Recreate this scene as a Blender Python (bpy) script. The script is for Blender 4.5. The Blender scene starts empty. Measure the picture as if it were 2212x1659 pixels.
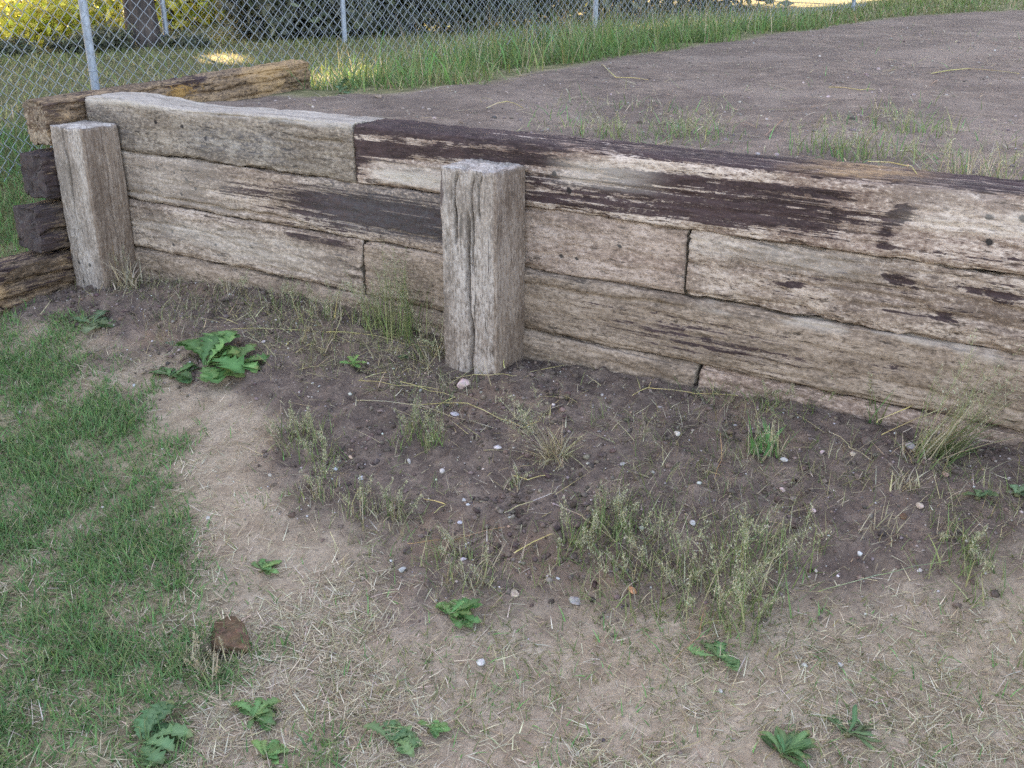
import bpy, math, random
import numpy as np
from mathutils import Matrix, Vector

rng = np.random.default_rng(7)
random.seed(7)
scene = bpy.context.scene
C = scene.collection

# ------------------------------------------------------------------ camera
W0, H0 = 2212.0, 1659.0                      # pixel frame used for measuring the photograph
FPX = 2171.7
CAM = np.array([0.0, -2.63, 1.283])
PITCH, ROLL, YAW = 0.3917, 0.0022, -0.5653
FW = np.array([math.sin(YAW)*math.cos(PITCH), math.cos(YAW)*math.cos(PITCH), -math.sin(PITCH)])
_r = np.array([math.cos(YAW), -math.sin(YAW), 0.0]); _u = np.cross(_r, FW)
RT = math.cos(ROLL)*_r + math.sin(ROLL)*_u
UP = math.cos(ROLL)*_u - math.sin(ROLL)*_r
cd = bpy.data.cameras.new('camera'); cam = bpy.data.objects.new('camera', cd); C.objects.link(cam)
cam.matrix_world = Matrix(((RT[0], UP[0], -FW[0], CAM[0]), (RT[1], UP[1], -FW[1], CAM[1]),
                           (RT[2], UP[2], -FW[2], CAM[2]), (0, 0, 0, 1)))
cd.sensor_fit = 'HORIZONTAL'; cd.sensor_width = 36.0; cd.lens = 36.0*FPX/W0
cd.clip_start = 0.02; cd.clip_end = 1000
scene.camera = cam

# ------------------------------------------------------------------ sky, sun, exposure
SUN_EL = math.radians(24)
TO_SUN = Vector((-0.86, 0.51, 0)).normalized()*math.cos(SUN_EL) + Vector((0, 0, math.sin(SUN_EL)))
world = bpy.data.worlds.new('World'); scene.world = world; world.use_nodes = True
wn = world.node_tree; wn.nodes.clear()
sky = wn.nodes.new('ShaderNodeTexSky'); sky.sky_type = 'NISHITA'; sky.sun_disc = False
sky.sun_elevation = SUN_EL; sky.sun_rotation = math.atan2(TO_SUN.x, TO_SUN.y)
sky.air_density = 1.0; sky.dust_density = 2.5; sky.ozone_density = 0.6
bg = wn.nodes.new('ShaderNodeBackground'); bg.inputs['Strength'].default_value = 0.15
wo = wn.nodes.new('ShaderNodeOutputWorld')
wn.links.new(sky.outputs[0], bg.inputs[0]); wn.links.new(bg.outputs[0], wo.inputs[0])
sd = bpy.data.lights.new('sun', 'SUN'); sd.energy = 5.0; sd.angle = math.radians(0.6); sd.color = (1.0, 0.86, 0.62)
sun = bpy.data.objects.new('sun', sd); C.objects.link(sun)
sun.rotation_euler = TO_SUN.to_track_quat('Z', 'Y').to_euler(); sun.location = (-10, 6, 12)
vs = scene.view_settings
scene.display_settings.display_device = 'sRGB'
vs.view_transform = 'Standard'; vs.look = 'None'; vs.gamma = 1.0; vs.exposure = 3.0; vs.use_curve_mapping = False
vs.use_white_balance = True; vs.white_balance_temperature = 7900; vs.white_balance_tint = 17
scene.render.engine = 'CYCLES'
cy = scene.cycles
cy.max_bounces = 5; cy.diffuse_bounces = 3; cy.glossy_bounces = 2; cy.transmission_bounces = 3; cy.transparent_max_bounces = 4
cy.use_denoising = False
cy.sample_clamp_indirect = 0.12; cy.sample_clamp_direct = 0.3

# ------------------------------------------------------------------ numeric helpers
def sstep(a, b, x):
    t = np.clip((np.asarray(x, float)-a)/(b-a), 0, 1); return t*t*(3-2*t)
def _hash(ix, iy, iz, seed):
    h = (ix.astype(np.int64)*374761393 + iy.astype(np.int64)*668265263 + iz.astype(np.int64)*2147483647 + seed*974634777) & 0xffffffff
    h = ((h ^ (h >> 13))*1274126177) & 0xffffffff
    h = ((h ^ (h >> 16))*2246822519) & 0xffffffff
    return ((h ^ (h >> 15)) & 0xffffff)/float(0xffffff)
def noise(x, y, z=0.0, seed=0):
    """smooth value noise in 0..1"""
    x, y, z = np.broadcast_arrays(np.asarray(x, float), np.asarray(y, float), np.asarray(z, float))
    ix, iy, iz = np.floor(x), np.floor(y), np.floor(z)
    fx, fy, fz = x-ix, y-iy, z-iz
    fx = fx*fx*(3-2*fx); fy = fy*fy*(3-2*fy); fz = fz*fz*(3-2*fz)
    def c(a, b, d): return _hash(ix+a, iy+b, iz+d, seed)
    l = lambda p, q, t: p+(q-p)*t
    return l(l(l(c(0,0,0), c(1,0,0), fx), l(c(0,1,0), c(1,1,0), fx), fy),
             l(l(c(0,0,1), c(1,0,1), fx), l(c(0,1,1), c(1,1,1), fx), fy), fz)
def fbm(x, y, z=0.0, o=4, seed=0):
    s = 0; a = 0.5; t = 0
    for k in range(o):
        s = s+a*noise(np.asarray(x)*2**k, np.asarray(y)*2**k, np.asarray(z)*2**k, seed+k*17); t += a; a *= 0.5
    return s/t

# ------------------------------------------------------------------ terrain height
X_RET = -3.82            # inside line of the return wall
def H(x, y):
    x = np.asarray(x, float); y = np.asarray(y, float)
    wb = np.interp(x, [-6, -4.4, -3.9, -3.6, -2.9, -2.4, -1.75, -1.0, -0.1, 1.5], [-.03, .0, .03, .055, .12, .135, .085, .135, .17, .2])
    zl = wb + (-.13-wb)*sstep(0.0, 1.35, -y) - .03*np.clip(-y-1.2, 0, 3)
    zt = .742 + .012*np.clip(y, 0, 30) - .05*sstep(-2.9, -3.6, x)*sstep(0, 1.0, y) + .03*sstep(-1.6, -.4, x)*sstep(.9, .3, y)
    zt = zt + .05*sstep(6, 12, y)
    zo = zl*sstep(.3, -.6, y) + .44*sstep(-.45, 1.2, y) + .30*sstep(1.0, 4.6, y)*sstep(-7.0, -4.3, x)
    far = sstep(8, 22, np.hypot(x+4, y-4))
    w_hard = sstep(X_RET-.01, X_RET+.01, x)
    w_soft = sstep(-4.5, -3.5, x)
    wx = np.where(y < 1.30, w_hard, w_soft + (w_hard-w_soft)*sstep(1.55, 1.3, y))
    up = zt*wx + zo*(1-wx)
    lo = zl*sstep(-4.05, -3.75, x) + zo*(1-sstep(-4.05, -3.75, x))
    wy = sstep(.09, .11, y)
    z = up*wy + lo*(1-wy)
    q = -.86*x+.51*y
    return z*(1-far) + (.5+.1*np.sin(x*.2)*np.cos(y*.17))*far - .75*sstep(11.6, 15.5, q)*sstep(1.2, -.8, .51*x+.86*y)
def ray(px, py):
    return FW + RT*(px-W0/2)/FPX + UP*(H0/2-py)/FPX
def at(px, py):
    """ground point seen at a measured place of the photograph"""
    d = ray(px, py); t = np.linspace(.6, 40, 9000)
    P = CAM[None] + d[None]*t[:, None]
    below = P[:, 2] < H(P[:, 0], P[:, 1])
    k = int(np.argmax(below)) if below.any() else -1
    return P[k]
def poly(pts): return np.array([at(*p)[:2] for p in pts])
def inside(P, x, y):
    x = np.asarray(x, float); y = np.asarray(y, float); r = np.zeros(x.shape, bool); n = len(P)
    for i in range(n):
        a, b = P[i], P[(i+1) % n]
        if a[1] == b[1]: continue
        c = ((a[1] > y) != (b[1] > y)) & (x < (b[0]-a[0])*(y-a[1])/(b[1]-a[1])+a[0]); r ^= c
    return r
def sdist(P, x, y):
    """signed distance, positive inside"""
    x = np.asarray(x, float); y = np.asarray(y, float); d = np.full(x.shape, 1e9); n = len(P)
    for i in range(n):
        a, b = P[i], P[(i+1) % n]; e = b-a; L = e@e+1e-12
        t = np.clip(((x-a[0])*e[0]+(y-a[1])*e[1])/L, 0, 1)
        d = np.minimum(d, np.hypot(x-a[0]-t*e[0], y-a[1]-t*e[1]))
    return np.where(inside(P, x, y), d, -d)

# regions of the yard (dark dug soil by the wall; lawn; soil bed on the terrace)
SOIL = np.vstack([poly([(0,690),(150,735),(250,760),(330,800),(530,850),(600,950),(585,1015),(640,1065),(800,1130),(860,1190),(950,1270),(1100,1295),(1300,1310),(1500,1290),(1690,1235),(1900,1225),(2212,1250)]),
                  np.array([[1.6,-.75],[1.6,.3],[-3.7,.3],[-4.3,.05]])])
LAWN = np.vstack([poly([(0,670),(90,720),(130,775),(180,800),(300,855),(290,1000),(380,1090),(370,1210),(440,1350),(450,1460),(430,1570),(520,1659)]),
                  np.array([[-1.2,-2.9],[-5.5,-3.2],[-5.2,-1.0]])])
BED = np.vstack([np.array([[-3.72,.1]]), poly([(560,205),(655,212),(700,213),(830,208),(1000,188),(1200,148),(1400,117),(1560,92),(1700,70),(1900,42),(2080,26),(2212,22)]),
                 np.array([[6,12.5],[9,6],[8,.1]])])
def m_soil(x, y):
    n = (fbm(x*4, y*4, seed=3, o=5)-.5)*.75
    return sstep(-.15, .13, sdist(SOIL, x, y)+n*.7)
def m_lawn(x, y):
    n = (fbm(x*4.5, y*4.5, seed=9, o=5)-.5)*1.8
    return sstep(-.26, .16, sdist(LAWN, x, y)+.0+n*.5)
def m_bed(x, y):
    n = (fbm(x*3, y*3, seed=5)-.5)*.4
    return sstep(-.08, .08, sdist(BED, x, y)+n*.5)

# ------------------------------------------------------------------ mesh helpers
def mesh_np(name, V, F, col=None, attrs=None, smooth=False):
    V = np.asarray(V, np.float32); F = np.asarray(F, np.int32); k = F.shape[1]
    me = bpy.data.meshes.new(name)
    me.vertices.add(len(V)); me.vertices.foreach_set('co', V.ravel())
    me.loops.add(F.size); me.loops.foreach_set('vertex_index', F.ravel())
    me.polygons.add(len(F)); me.polygons.foreach_set('loop_start', np.arange(0, F.size, k, dtype=np.int32))
    if smooth: me.polygons.foreach_set('use_smooth', np.ones(len(F), bool))
    me.update(calc_edges=True)
    if col is not None:
        a = me.color_attributes.new('Col', 'FLOAT_COLOR', 'POINT')
        cc = np.ones((len(V), 4), np.float32); cc[:, :3] = col; a.data.foreach_set('color', cc.ravel())
    for n, v in (attrs or {}).items():
        a = me.attributes.new(n, 'FLOAT', 'POINT'); a.data.foreach_set('value', np.asarray(v, np.float32))
    return me
def add(name, me, mat=None, parent=None, loc=None, rot=None):
    o = bpy.data.objects.new(name, me); C.objects.link(o)
    if me is not None and mat is not None and not me.materials: me.materials.append(mat)
    if parent is not None: o.parent = parent
    if loc is not None: o.location = loc
    if rot is not None: o.rotation_euler = rot
    return o
def tag(o, label=None, cat=None, group=None, kind=None):
    if label: o['label'] = label
    if cat: o['category'] = cat
    if group: o['group'] = group
    if kind: o['kind'] = kind
    return o
def grid_faces(n, m, wrap=False):
    i = np.arange(n-1)[:, None]; j = np.arange(m if wrap else m-1)[None, :]
    a = i*m+j; b = i*m+(j+1) % m
    return np.stack([a, b, b+m, a+m], -1).reshape(-1, 4)
def tubes(paths, rads, sides=4):
    """polyline tubes joined into arrays"""
    Vs, Fs, off = [], [], 0
    for P, R in zip(paths, rads):
        P = np.asarray(P, float); n = len(P); R = np.broadcast_to(np.asarray(R, float), (n,))
        T = np.gradient(P, axis=0); T /= np.linalg.norm(T, axis=1)[:, None]+1e-9
        ref = np.array([0, 0, 1.]) if abs(T[:, 2]).mean() < .8 else np.array([1., 0, 0])
        A = np.cross(T, ref); A /= np.linalg.norm(A, axis=1)[:, None]+1e-9; B = np.cross(T, A)
        th = np.arange(sides)*2*math.pi/sides
        V = P[:, None]+R[:, None, None]*(np.cos(th)[None, :, None]*A[:, None]+np.sin(th)[None, :, None]*B[:, None])
        Vs.append(V.reshape(-1, 3)); Fs.append(grid_faces(n, sides, True)+off); off += n*sides
    return np.vstack(Vs), np.vstack(Fs)
def blades(base, yaw, length, width, lean, curl, col, segs=2, tipc=None):
    """many ribbons: lean = start angle from vertical, curl = extra bend to the tip"""
    n = len(base); L = np.broadcast_to(length, (n,)); w = np.broadcast_to(width, (n,))
    d = np.stack([np.cos(yaw), np.sin(yaw)], 1); side = np.stack([-d[:, 1], d[:, 0], np.zeros(n)], 1)
    tw = rng.uniform(-1, 1, n)[:, None]*.8
    p = base.astype(float).copy(); Vl = []; Cl = []
    for s in range(segs+1):
        t = s/segs
        ww = (w*(1-.9*t**1.5)*.5)[:, None]
        sd_ = side + tw*np.stack([d[:, 0], d[:, 1], np.zeros(n)], 1)
        Vl.append(np.stack([p-sd_*ww, p+sd_*ww], 1))
        cc = col if tipc is None else col*(1-t)+tipc*t
        Cl.append(np.repeat(cc[:, None], 2, 1))
        a = lean+curl*(t+.5/segs)
        st = L/segs
        p = p+np.stack([d[:, 0]*np.sin(a)*st, d[:, 1]*np.sin(a)*st, np.cos(a)*st], 1)
    V = np.stack(Vl, 1).reshape(-1, 3); Co = np.stack(Cl, 1).reshape(-1, 3)
    k = (segs+1)*2; b = (np.arange(n)*k)[:, None, None]; s = (np.arange(segs)*2)[None, :, None]
    F = (b+s+np.array([0, 1, 3, 2])[None, None]).reshape(-1, 4)
    return V, F, Co
def join(parts):
    V, F, Co, o = [], [], [], 0
    for v, f, c in parts:
        V.append(v); F.append(f+o); Co.append(c); o += len(v)
    return np.vstack(V), np.vstack(F), np.vstack(Co)
def pal(cols, n, jit=.18):
    cols = np.array(cols); c = cols[rng.integers(0, len(cols), n)]
    return np.clip(c*(1+rng.normal(0, jit, (n, 1)))*(1+rng.normal(0, .05, (n, 3))), .01, .9)

# ------------------------------------------------------------------ materials
def mat_new(name):
    m = bpy.data.materials.new(name); m.use_nodes = True; nt = m.node_tree
    b = nt.nodes['Principled BSDF']; return m, nt, b
def N(nt, t, **kw):
    n = nt.nodes.new(t)
    for k, v in kw.items():
        if k in n.inputs: n.inputs[k].default_value = v
        else: setattr(n, k, v)
    return n
def ramp(nt, src, stops):
    r = nt.nodes.new('ShaderNodeValToRGB'); e = r.color_ramp.elements
    while len(e) < len(stops): e.new(.5)
    for x, (p, c) in zip(e, stops): x.position = p; x.color = (*c, 1) if not isinstance(c, float) else (c, c, c, 1)
    nt.links.new(src, r.inputs[0]); return r.outputs[0]
def mix(nt, f, a, b, mode='MIX'):
    m = nt.nodes.new('ShaderNodeMix'); m.data_type = 'RGBA'; m.blend_type = mode
    for s, v in ((m.inputs[0], f), (m.inputs[6], a), (m.inputs[7], b)):
        if isinstance(v, (int, float)): s.default_value = v
        elif isinstance(v, tuple): s.default_value = (*v, 1)
        else: nt.links.new(v, s)
    return m.outputs[2]
def mth(nt, op, a, b=0.0):
    m = nt.nodes.new('ShaderNodeMath'); m.operation = op
    for s, v in ((m.inputs[0], a), (m.inputs[1], b)):
        if isinstance(v, (int, float)): s.default_value = v
        else: nt.links.new(v, s)
    return m.outputs[0]
def tex_noise(nt, vec, scale, detail=4, rough=.55):
    n = N(nt, 'ShaderNodeTexNoise', Scale=scale, Detail=detail, Roughness=rough); nt.links.new(vec, n.inputs['Vector']); return n.outputs[0]
def wood(name, dark, mid, light, stain=(.027, .0165, .0165), end=False, rough_bump=1.0, axis=0, contrast=1.0):
    m, nt, b = mat_new(name)
    tc = N(nt, 'ShaderNodeTexCoord'); oi = N(nt, 'ShaderNodeObjectInfo')
    off = nt.nodes.new('ShaderNodeVectorMath'); off.operation = 'MULTIPLY_ADD'
    comb = N(nt, 'ShaderNodeCombineXYZ')
    for k in range(3): nt.links.new(mth(nt, 'MULTIPLY', oi.outputs['Random'], 37.0+11*k), comb.inputs[k])
    off.inputs[1].default_value = (1, 1, 1)
    nt.links.new(tc.outputs['Object'], off.inputs[0]); nt.links.new(comb.outputs[0], off.inputs[2])
    def mp(sc):
        n = N(nt, 'ShaderNodeMapping'); n.inputs['Scale'].default_value = sc; nt.links.new(off.outputs[0], n.inputs[0]); return n.outputs[0]
    g1 = tex_noise(nt, mp((1.4, 20, 20)), 1.0, 6, .62)
    g2 = tex_noise(nt, mp((22, 120, 120)), 1.0, 4, .7)
    bl = tex_noise(nt, mp((4, 8, 8)), 1.0, 6, .65)
    sp = tex_noise(nt, mp((60, 110, 110)), 1.0, 4, .75)
    ck = tex_noise(nt, mp((9, 62, 62)), 1.0, 5, .62)
    stk = tex_noise(nt, mp((1.1, 95, 95)), 1.0, 4, .7)
    v = mth(nt, 'ADD', mth(nt, 'MULTIPLY', g1, .22), mth(nt, 'ADD', mth(nt, 'MULTIPLY', bl, .45), mth(nt, 'MULTIPLY', sp, .33)))
    base = ramp(nt, v, [(.42, dark), (.49, mid), (.555, light)])
    sme = tex_noise(nt, mp((2.2, 7, 7)), 1.0, 5, .6)
    base = mix(nt, ramp(nt, mth(nt, 'ADD', sme, mth(nt, 'MULTIPLY', mth(nt, 'SUBTRACT', sp, .5), .6)), [(.34, .75), (.50, 0.0)]), base, tuple(x*.62 for x in mid))
    base = mix(nt, ramp(nt, g2, [(.36, .75), (.47, 0.0)]), base, tuple(x*.75 for x in dark))
    # pits and short checks
    base = mix(nt, ramp(nt, ck, [(.345, .85), (.385, 0.0)]), base, tuple(x*.35 for x in dark))
    base = mix(nt, ramp(nt, sp, [(.35, .75), (.425, 0.0)]), base, tuple(x*.5 for x in dark))
    # pale weather flecks
    base = mix(nt, ramp(nt, sp, [(.55, 0.0), (.66, .42)]), base, tuple(min(.8, x*1.25) for x in light))
    at_ = N(nt, 'ShaderNodeAttribute', attribute_name='stain')
    c0 = lambda q, w: mth(nt, 'MULTIPLY', mth(nt, 'SUBTRACT', q, .5), w)
    k = mth(nt, 'ADD', at_.outputs['Fac'], mth(nt, 'ADD', mth(nt, 'ADD', c0(g1, .9), c0(bl, .7)), mth(nt, 'ADD', mth(nt, 'ADD', c0(ck, .9), c0(stk, 2.2)), c0(sp, 1.0))))
    sm = ramp(nt, k, [(.43, 0.0), (.56, 1.0)])
    stc = mix(nt, ramp(nt, mth(nt, 'ADD', c0(bl, 1.0), g2), [(.35, 0.0), (.68, 1.0)]), stain, tuple(x*2.3 for x in stain))
    stc = mix(nt, ramp(nt, sp, [(.55, 0.0), (.68, .35)]), stc, tuple(x*.6 for x in mid))
    base = mix(nt, sm, base, stc)
    ho = N(nt, 'ShaderNodeAttribute', attribute_name='hole')
    base = mix(nt, ramp(nt, ho.outputs['Fac'], [(.35, 0.0), (.6, 1.0)]), base, (.02, .015, .014))
    gr = N(nt, 'ShaderNodeAttribute', attribute_name='grey')
    base = mix(nt, mth(nt, 'MULTIPLY', gr.outputs['Fac'], ramp(nt, mth(nt, 'ADD', sp, mth(nt, 'MULTIPLY', g2, .3)), [(.5, .95), (.78, .15)])), base, (.085, .078, .08))
    wh = N(nt, 'ShaderNodeAttribute', attribute_name='pale')
    base = mix(nt, mth(nt, 'MULTIPLY', wh.outputs['Fac'], ramp(nt, g1, [(.3, .25), (.62, .95)])), base, (.50, .44, .385))
    ye = N(nt, 'ShaderNodeAttribute', attribute_name='fungus')
    base = mix(nt, mth(nt, 'MULTIPLY', ramp(nt, ye.outputs['Fac'], [(.15, 0.0), (.3, 1.0)]), ramp(nt, mth(nt, 'ADD', ye.outputs['Fac'], mth(nt, 'ADD', c0(sp, 1.6), c0(bl, 2.4))), [(.5, 0.0), (.60, .9)])), base, mix(nt, ramp(nt, bl, [(.4, 0.0), (.6, 1.0)]), (.15, .085, .04), (.31, .175, .06)))
    if end:
        wv = N(nt, 'ShaderNodeTexWave'); wv.wave_type = 'RINGS'; wv.rings_direction = 'X'
        wv.inputs['Scale'].default_value = 9; wv.inputs['Distortion'].default_value = 5; wv.inputs['Detail'].default_value = 3; wv.inputs['Detail Scale'].default_value = 1.6
        n = N(nt, 'ShaderNodeMapping'); n.inputs['Location'].default_value = (0, .06, .09); n.inputs['Scale'].default_value = (.3, 1, 1)
        nt.links.new(tc.outputs['Object'], n.inputs[0]); nt.links.new(n.outputs[0], wv.inputs[0])
        base = mix(nt, ramp(nt, wv.outputs[0], [(.2, 0.0), (.8, .45)]), base, dark)
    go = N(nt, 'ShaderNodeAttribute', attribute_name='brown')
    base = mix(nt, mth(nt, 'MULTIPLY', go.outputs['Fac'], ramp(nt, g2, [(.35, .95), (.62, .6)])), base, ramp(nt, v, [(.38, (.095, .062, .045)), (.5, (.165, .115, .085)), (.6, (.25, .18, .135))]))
    gd = N(nt, 'ShaderNodeAttribute', attribute_name='gold')
    base = mix(nt, mth(nt, 'MULTIPLY', gd.outputs['Fac'], ramp(nt, v, [(.42, 0.0), (.56, .9)])), base, (.36, .225, .115))
    nt.links.new(base, b.inputs['Base Color'])
    b.inputs['Roughness'].default_value = .85; b.inputs['Specular IOR Level'].default_value = .25
    bp = N(nt, 'ShaderNodeBump', Strength=.55*rough_bump, Distance=.006)
    hgt = mth(nt, 'ADD', mth(nt, 'MULTIPLY', g2, .7), mth(nt, 'ADD', ramp(nt, ck, [(.28, 0.0), (.40, .6)]), mth(nt, 'MULTIPLY', sp, .9)))
    nt.links.new(hgt, bp.inputs['Height']); nt.links.new(bp.outputs[0], b.inputs['Normal'])
    return m
def leafmat(name, transl=.3, rough=.6):
    m, nt, b = mat_new(name)
    a = N(nt, 'ShaderNodeAttribute', attribute_name='Col')
    nt.links.new(a.outputs[0], b.inputs['Base Color']); b.inputs['Roughness'].default_value = rough; b.inputs['Specular IOR Level'].default_value = .25
    t = N(nt, 'ShaderNodeBsdfTranslucent'); nt.links.new(a.outputs[0], t.inputs[0])
    mx = N(nt, 'ShaderNodeMixShader'); mx.inputs[0].default_value = transl
    nt.links.new(b.outputs[0], mx.inputs[1]); nt.links.new(t.outputs[0], mx.inputs[2])
    nt.links.new(mx.outputs[0], nt.nodes['Material Output'].inputs[0]); return m
def colmat(name, rough=.9, spec=.2, bump=0.0, scale=60):
    m, nt, b = mat_new(name)
    a = N(nt, 'ShaderNodeAttribute', attribute_name='Col')
    tc = N(nt, 'ShaderNodeTexCoord'); n = tex_noise(nt, tc.outputs['Object'], scale, 4)
    nt.links.new(mix(nt, 1.0, a.outputs[0], ramp(nt, n, [(.3, (.62,.62,.62)), (.7, (1.25,1.25,1.25))]), 'MULTIPLY'), b.inputs['Base Color'])
    b.inputs['Roughness'].default_value = rough; b.inputs['Specular IOR Level'].default_value = spec
    if bump:
        bp = N(nt, 'ShaderNodeBump', Strength=bump, Distance=.01); nt.links.new(n, bp.inputs['Height']); nt.links.new(bp.outputs[0], b.inputs['Normal'])
    return m
def solid(name, col, rough=.6, metal=0.0, var=.25, scale=30):
    m, nt, b = mat_new(name); tc = N(nt, 'ShaderNodeTexCoord'); n = tex_noise(nt, tc.outputs['Object'], scale, 5)
    nt.links.new(ramp(nt, n, [(.3, tuple(x*(1-var) for x in col)), (.7, tuple(min(1, x*(1+var)) for x in col))]), b.inputs['Base Color'])
    b.inputs['Roughness'].default_value = rough; b.inputs['Metallic'].default_value = metal; return m
M_GRASS = leafmat('grass_blades', .35)
M_STRAW = leafmat('dry_straw', .2, .7)
M_LEAF = leafmat('weed_leaf', .25, .5)
M_TREELEAF = leafmat('tree_leaf', .45, .6)
M_STONE = colmat('stone', .9, .2, .4, 50)
M_CLOD = colmat('soil_clod', 1.0, .05, .8, 70)
M_GALV = solid('galvanised_steel', (.25, .285, .345), .5, .3, .2, 25)
M_BARK = None

# ground material
def ground_material():
    m, nt, b = mat_new('yard_ground')
    g = N(nt, 'ShaderNodeNewGeometry'); P = g.outputs['Position']
    A = lambda n: N(nt, 'ShaderNodeAttribute', attribute_name=n).outputs['Fac']
    n_big = tex_noise(nt, P, 3.0, 5); n_mid = tex_noise(nt, P, 14, 5, .6); n_f = tex_noise(nt, P, 90, 4, .65); n_ff = tex_noise(nt, P, 260, 2, .6)
    dirt = ramp(nt, n_mid, [(.3, (.235, .172, .122)), (.5, (.32, .245, .178)), (.7, (.395, .31, .235))])
    dirt = mix(nt, ramp(nt, n_f, [(.35, .45), (.6, 0.0)]), dirt, (.15, .105, .08))
    soil = ramp(nt, n_mid, [(.3, (.080, .057, .046)), (.5, (.138, .099, .08)), (.72, (.222, .162, .127))])
    soil = mix(nt, ramp(nt, n_f, [(.35, .5), (.58, 0.0)]), soil, (.05, .037, .033))
    soil = mix(nt, ramp(nt, n_ff, [(.62, 0.0), (.72, .5)]), soil, (.34, .29, .26))
    soil = mix(nt, ramp(nt, n_big, [(.56, 0.0), (.70, .5)]), soil, (.22, .14, .095))
    bed = ramp(nt, n_mid, [(.3, (.125, .090, .070)), (.5, (.20, .146, .114)), (.72, (.28, .208, .162))])
    bed = mix(nt, ramp(nt, n_big, [(.42, .55), (.58, 0.0)]), bed, (.105, .076, .062))
    bed = mix(nt, ramp(nt, tex_noise(nt, P, 1.3, 4), [(.5, 0.0), (.62, .6)]), bed, (.27, .205, .165))
    bed = mix(nt, ramp(nt, n_f, [(.35, .5), (.6, 0.0)]), bed, (.075, .057, .055))
    bed = mix(nt, ramp(nt, n_ff, [(.60, 0.0), (.70, .55)]), bed, (.42, .37, .34))
    turf = ramp(nt, n_mid, [(.3, (.070, .072, .034)), (.55, (.17, .155, .08)), (.75, (.28, .235, .14))])
    c = mix(nt, A('soil'), dirt, soil); c = mix(nt, A('bed'), c, bed); c = mix(nt, A('turf'), c, turf)
    nt.links.new(c, b.inputs['Base Color']); b.inputs['Roughness'].default_value = .95; b.inputs['Specular IOR Level'].default_value = .12
    bp = N(nt, 'ShaderNodeBump', Strength=.8, Distance=.010)
    nt.links.new(mth(nt, 'ADD', mth(nt, 'MULTIPLY', n_f, 1.0), mth(nt, 'MULTIPLY', n_ff, .45)), bp.inputs['Height']); nt.links.new(bp.outputs[0], b.inputs['Normal'])
    return m

# ------------------------------------------------------------------ ground sheet
def axis(*segs):
    out = [np.array([segs[0][0]])]
    for a, b, n in segs: out.append(np.linspace(a, b, n+1)[1:])
    return np.concatenate(out)
def geo(a, b, s0, grow):
    """spacing that grows away from a"""
    out = [a]; s = s0; sg = 1 if b > a else -1
    while abs(out[-1]-a) < abs(b-a): out.append(out[-1]+sg*s); s *= grow
    return np.array(out)
gx = np.concatenate([geo(-4.6, -300, .03, 1.09)[::-1][:-1], axis((-4.6, -4.1, 20), (-4.1, .25, 430)), geo(.25, 200, .02, 1.09)[1:]])
gy = np.concatenate([geo(-2.1, -120, .03, 1.15)[::-1][:-1], axis((-2.1, .02, 240), (.02, .16, 14), (.16, 2.6, 110)), geo(2.6, 300, .035, 1.05)[1:]])
GX, GY = np.meshgrid(gx, gy, indexing='ij')
gs, gb, gl = m_soil(GX, GY), m_bed(GX, GY), m_lawn(GX, GY)
low = sstep(.1, .0, GY)*sstep(-4.6, -4.0, GX) 
gs = gs*low; gb = gb*sstep(.05, .12, GY)*sstep(-4.0, -3.8, GX)
turf = np.clip(gl*.55*sstep(.1, -.2, GY) + (1-gb)*np.maximum(sstep(.1, .3, GY), sstep(-3.9, -4.2, GX)), 0, 1)
nearw = np.exp(-((GX+1.8)/4.5)**2-((GY)/5.0)**2)
def relief(x, y, s, b):
    r = (fbm(x*2.2, y*2.2, seed=21, o=3)-.5)*.05
    l1 = np.abs(fbm(x*13, y*13, seed=22, o=4)-.5)*2
    lump = np.maximum(0, fbm(x*22, y*22, seed=25, o=3)-.5)
    r = r+s*((1-l1)*.018-.012+lump*.05)
    r = r+b*(1-s)*((fbm(x*5, y*5, seed=24, o=3)-.5)*.035)
    return r+(fbm(x*30, y*30, seed=23, o=3)-.5)*(.006+.008*s)*(1-.75*b)
REL = relief(GX, GY, gs, gb)*nearw*(1-.999*np.exp(-((GY-.1)/.05)**2)*0)
_d = at(472, 1412)
REL = REL-.05*np.exp(-(((GX-_d[0])/.045)**2+((GY-_d[1])/.05)**2)**2)
GZ = H(GX, GY)+REL
def ground_z(x, y):
    """height of the finished sheet (with its relief)"""
    x = np.atleast_1d(np.asarray(x, float)); y = np.atleast_1d(np.asarray(y, float))
    i = np.clip(np.searchsorted(gx, x)-1, 0, len(gx)-2); j = np.clip(np.searchsorted(gy, y)-1, 0, len(gy)-2)
    fx = np.clip((x-gx[i])/(gx[i+1]-gx[i]), 0, 1); fy = np.clip((y-gy[j])/(gy[j+1]-gy[j]), 0, 1)
    return (GZ[i, j]*(1-fx)*(1-fy)+GZ[i+1, j]*fx*(1-fy)+GZ[i, j+1]*(1-fx)*fy+GZ[i+1, j+1]*fx*fy)
gme = mesh_np('ground', np.stack([GX, GY, GZ], -1).reshape(-1, 3), grid_faces(len(gx), len(gy))[:, ::-1],
              attrs={'soil': gs.ravel(), 'bed': gb.ravel(), 'turf': turf.ravel()}, smooth=True)
tag(add('ground', gme, ground_material()), kind='structure')

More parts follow.
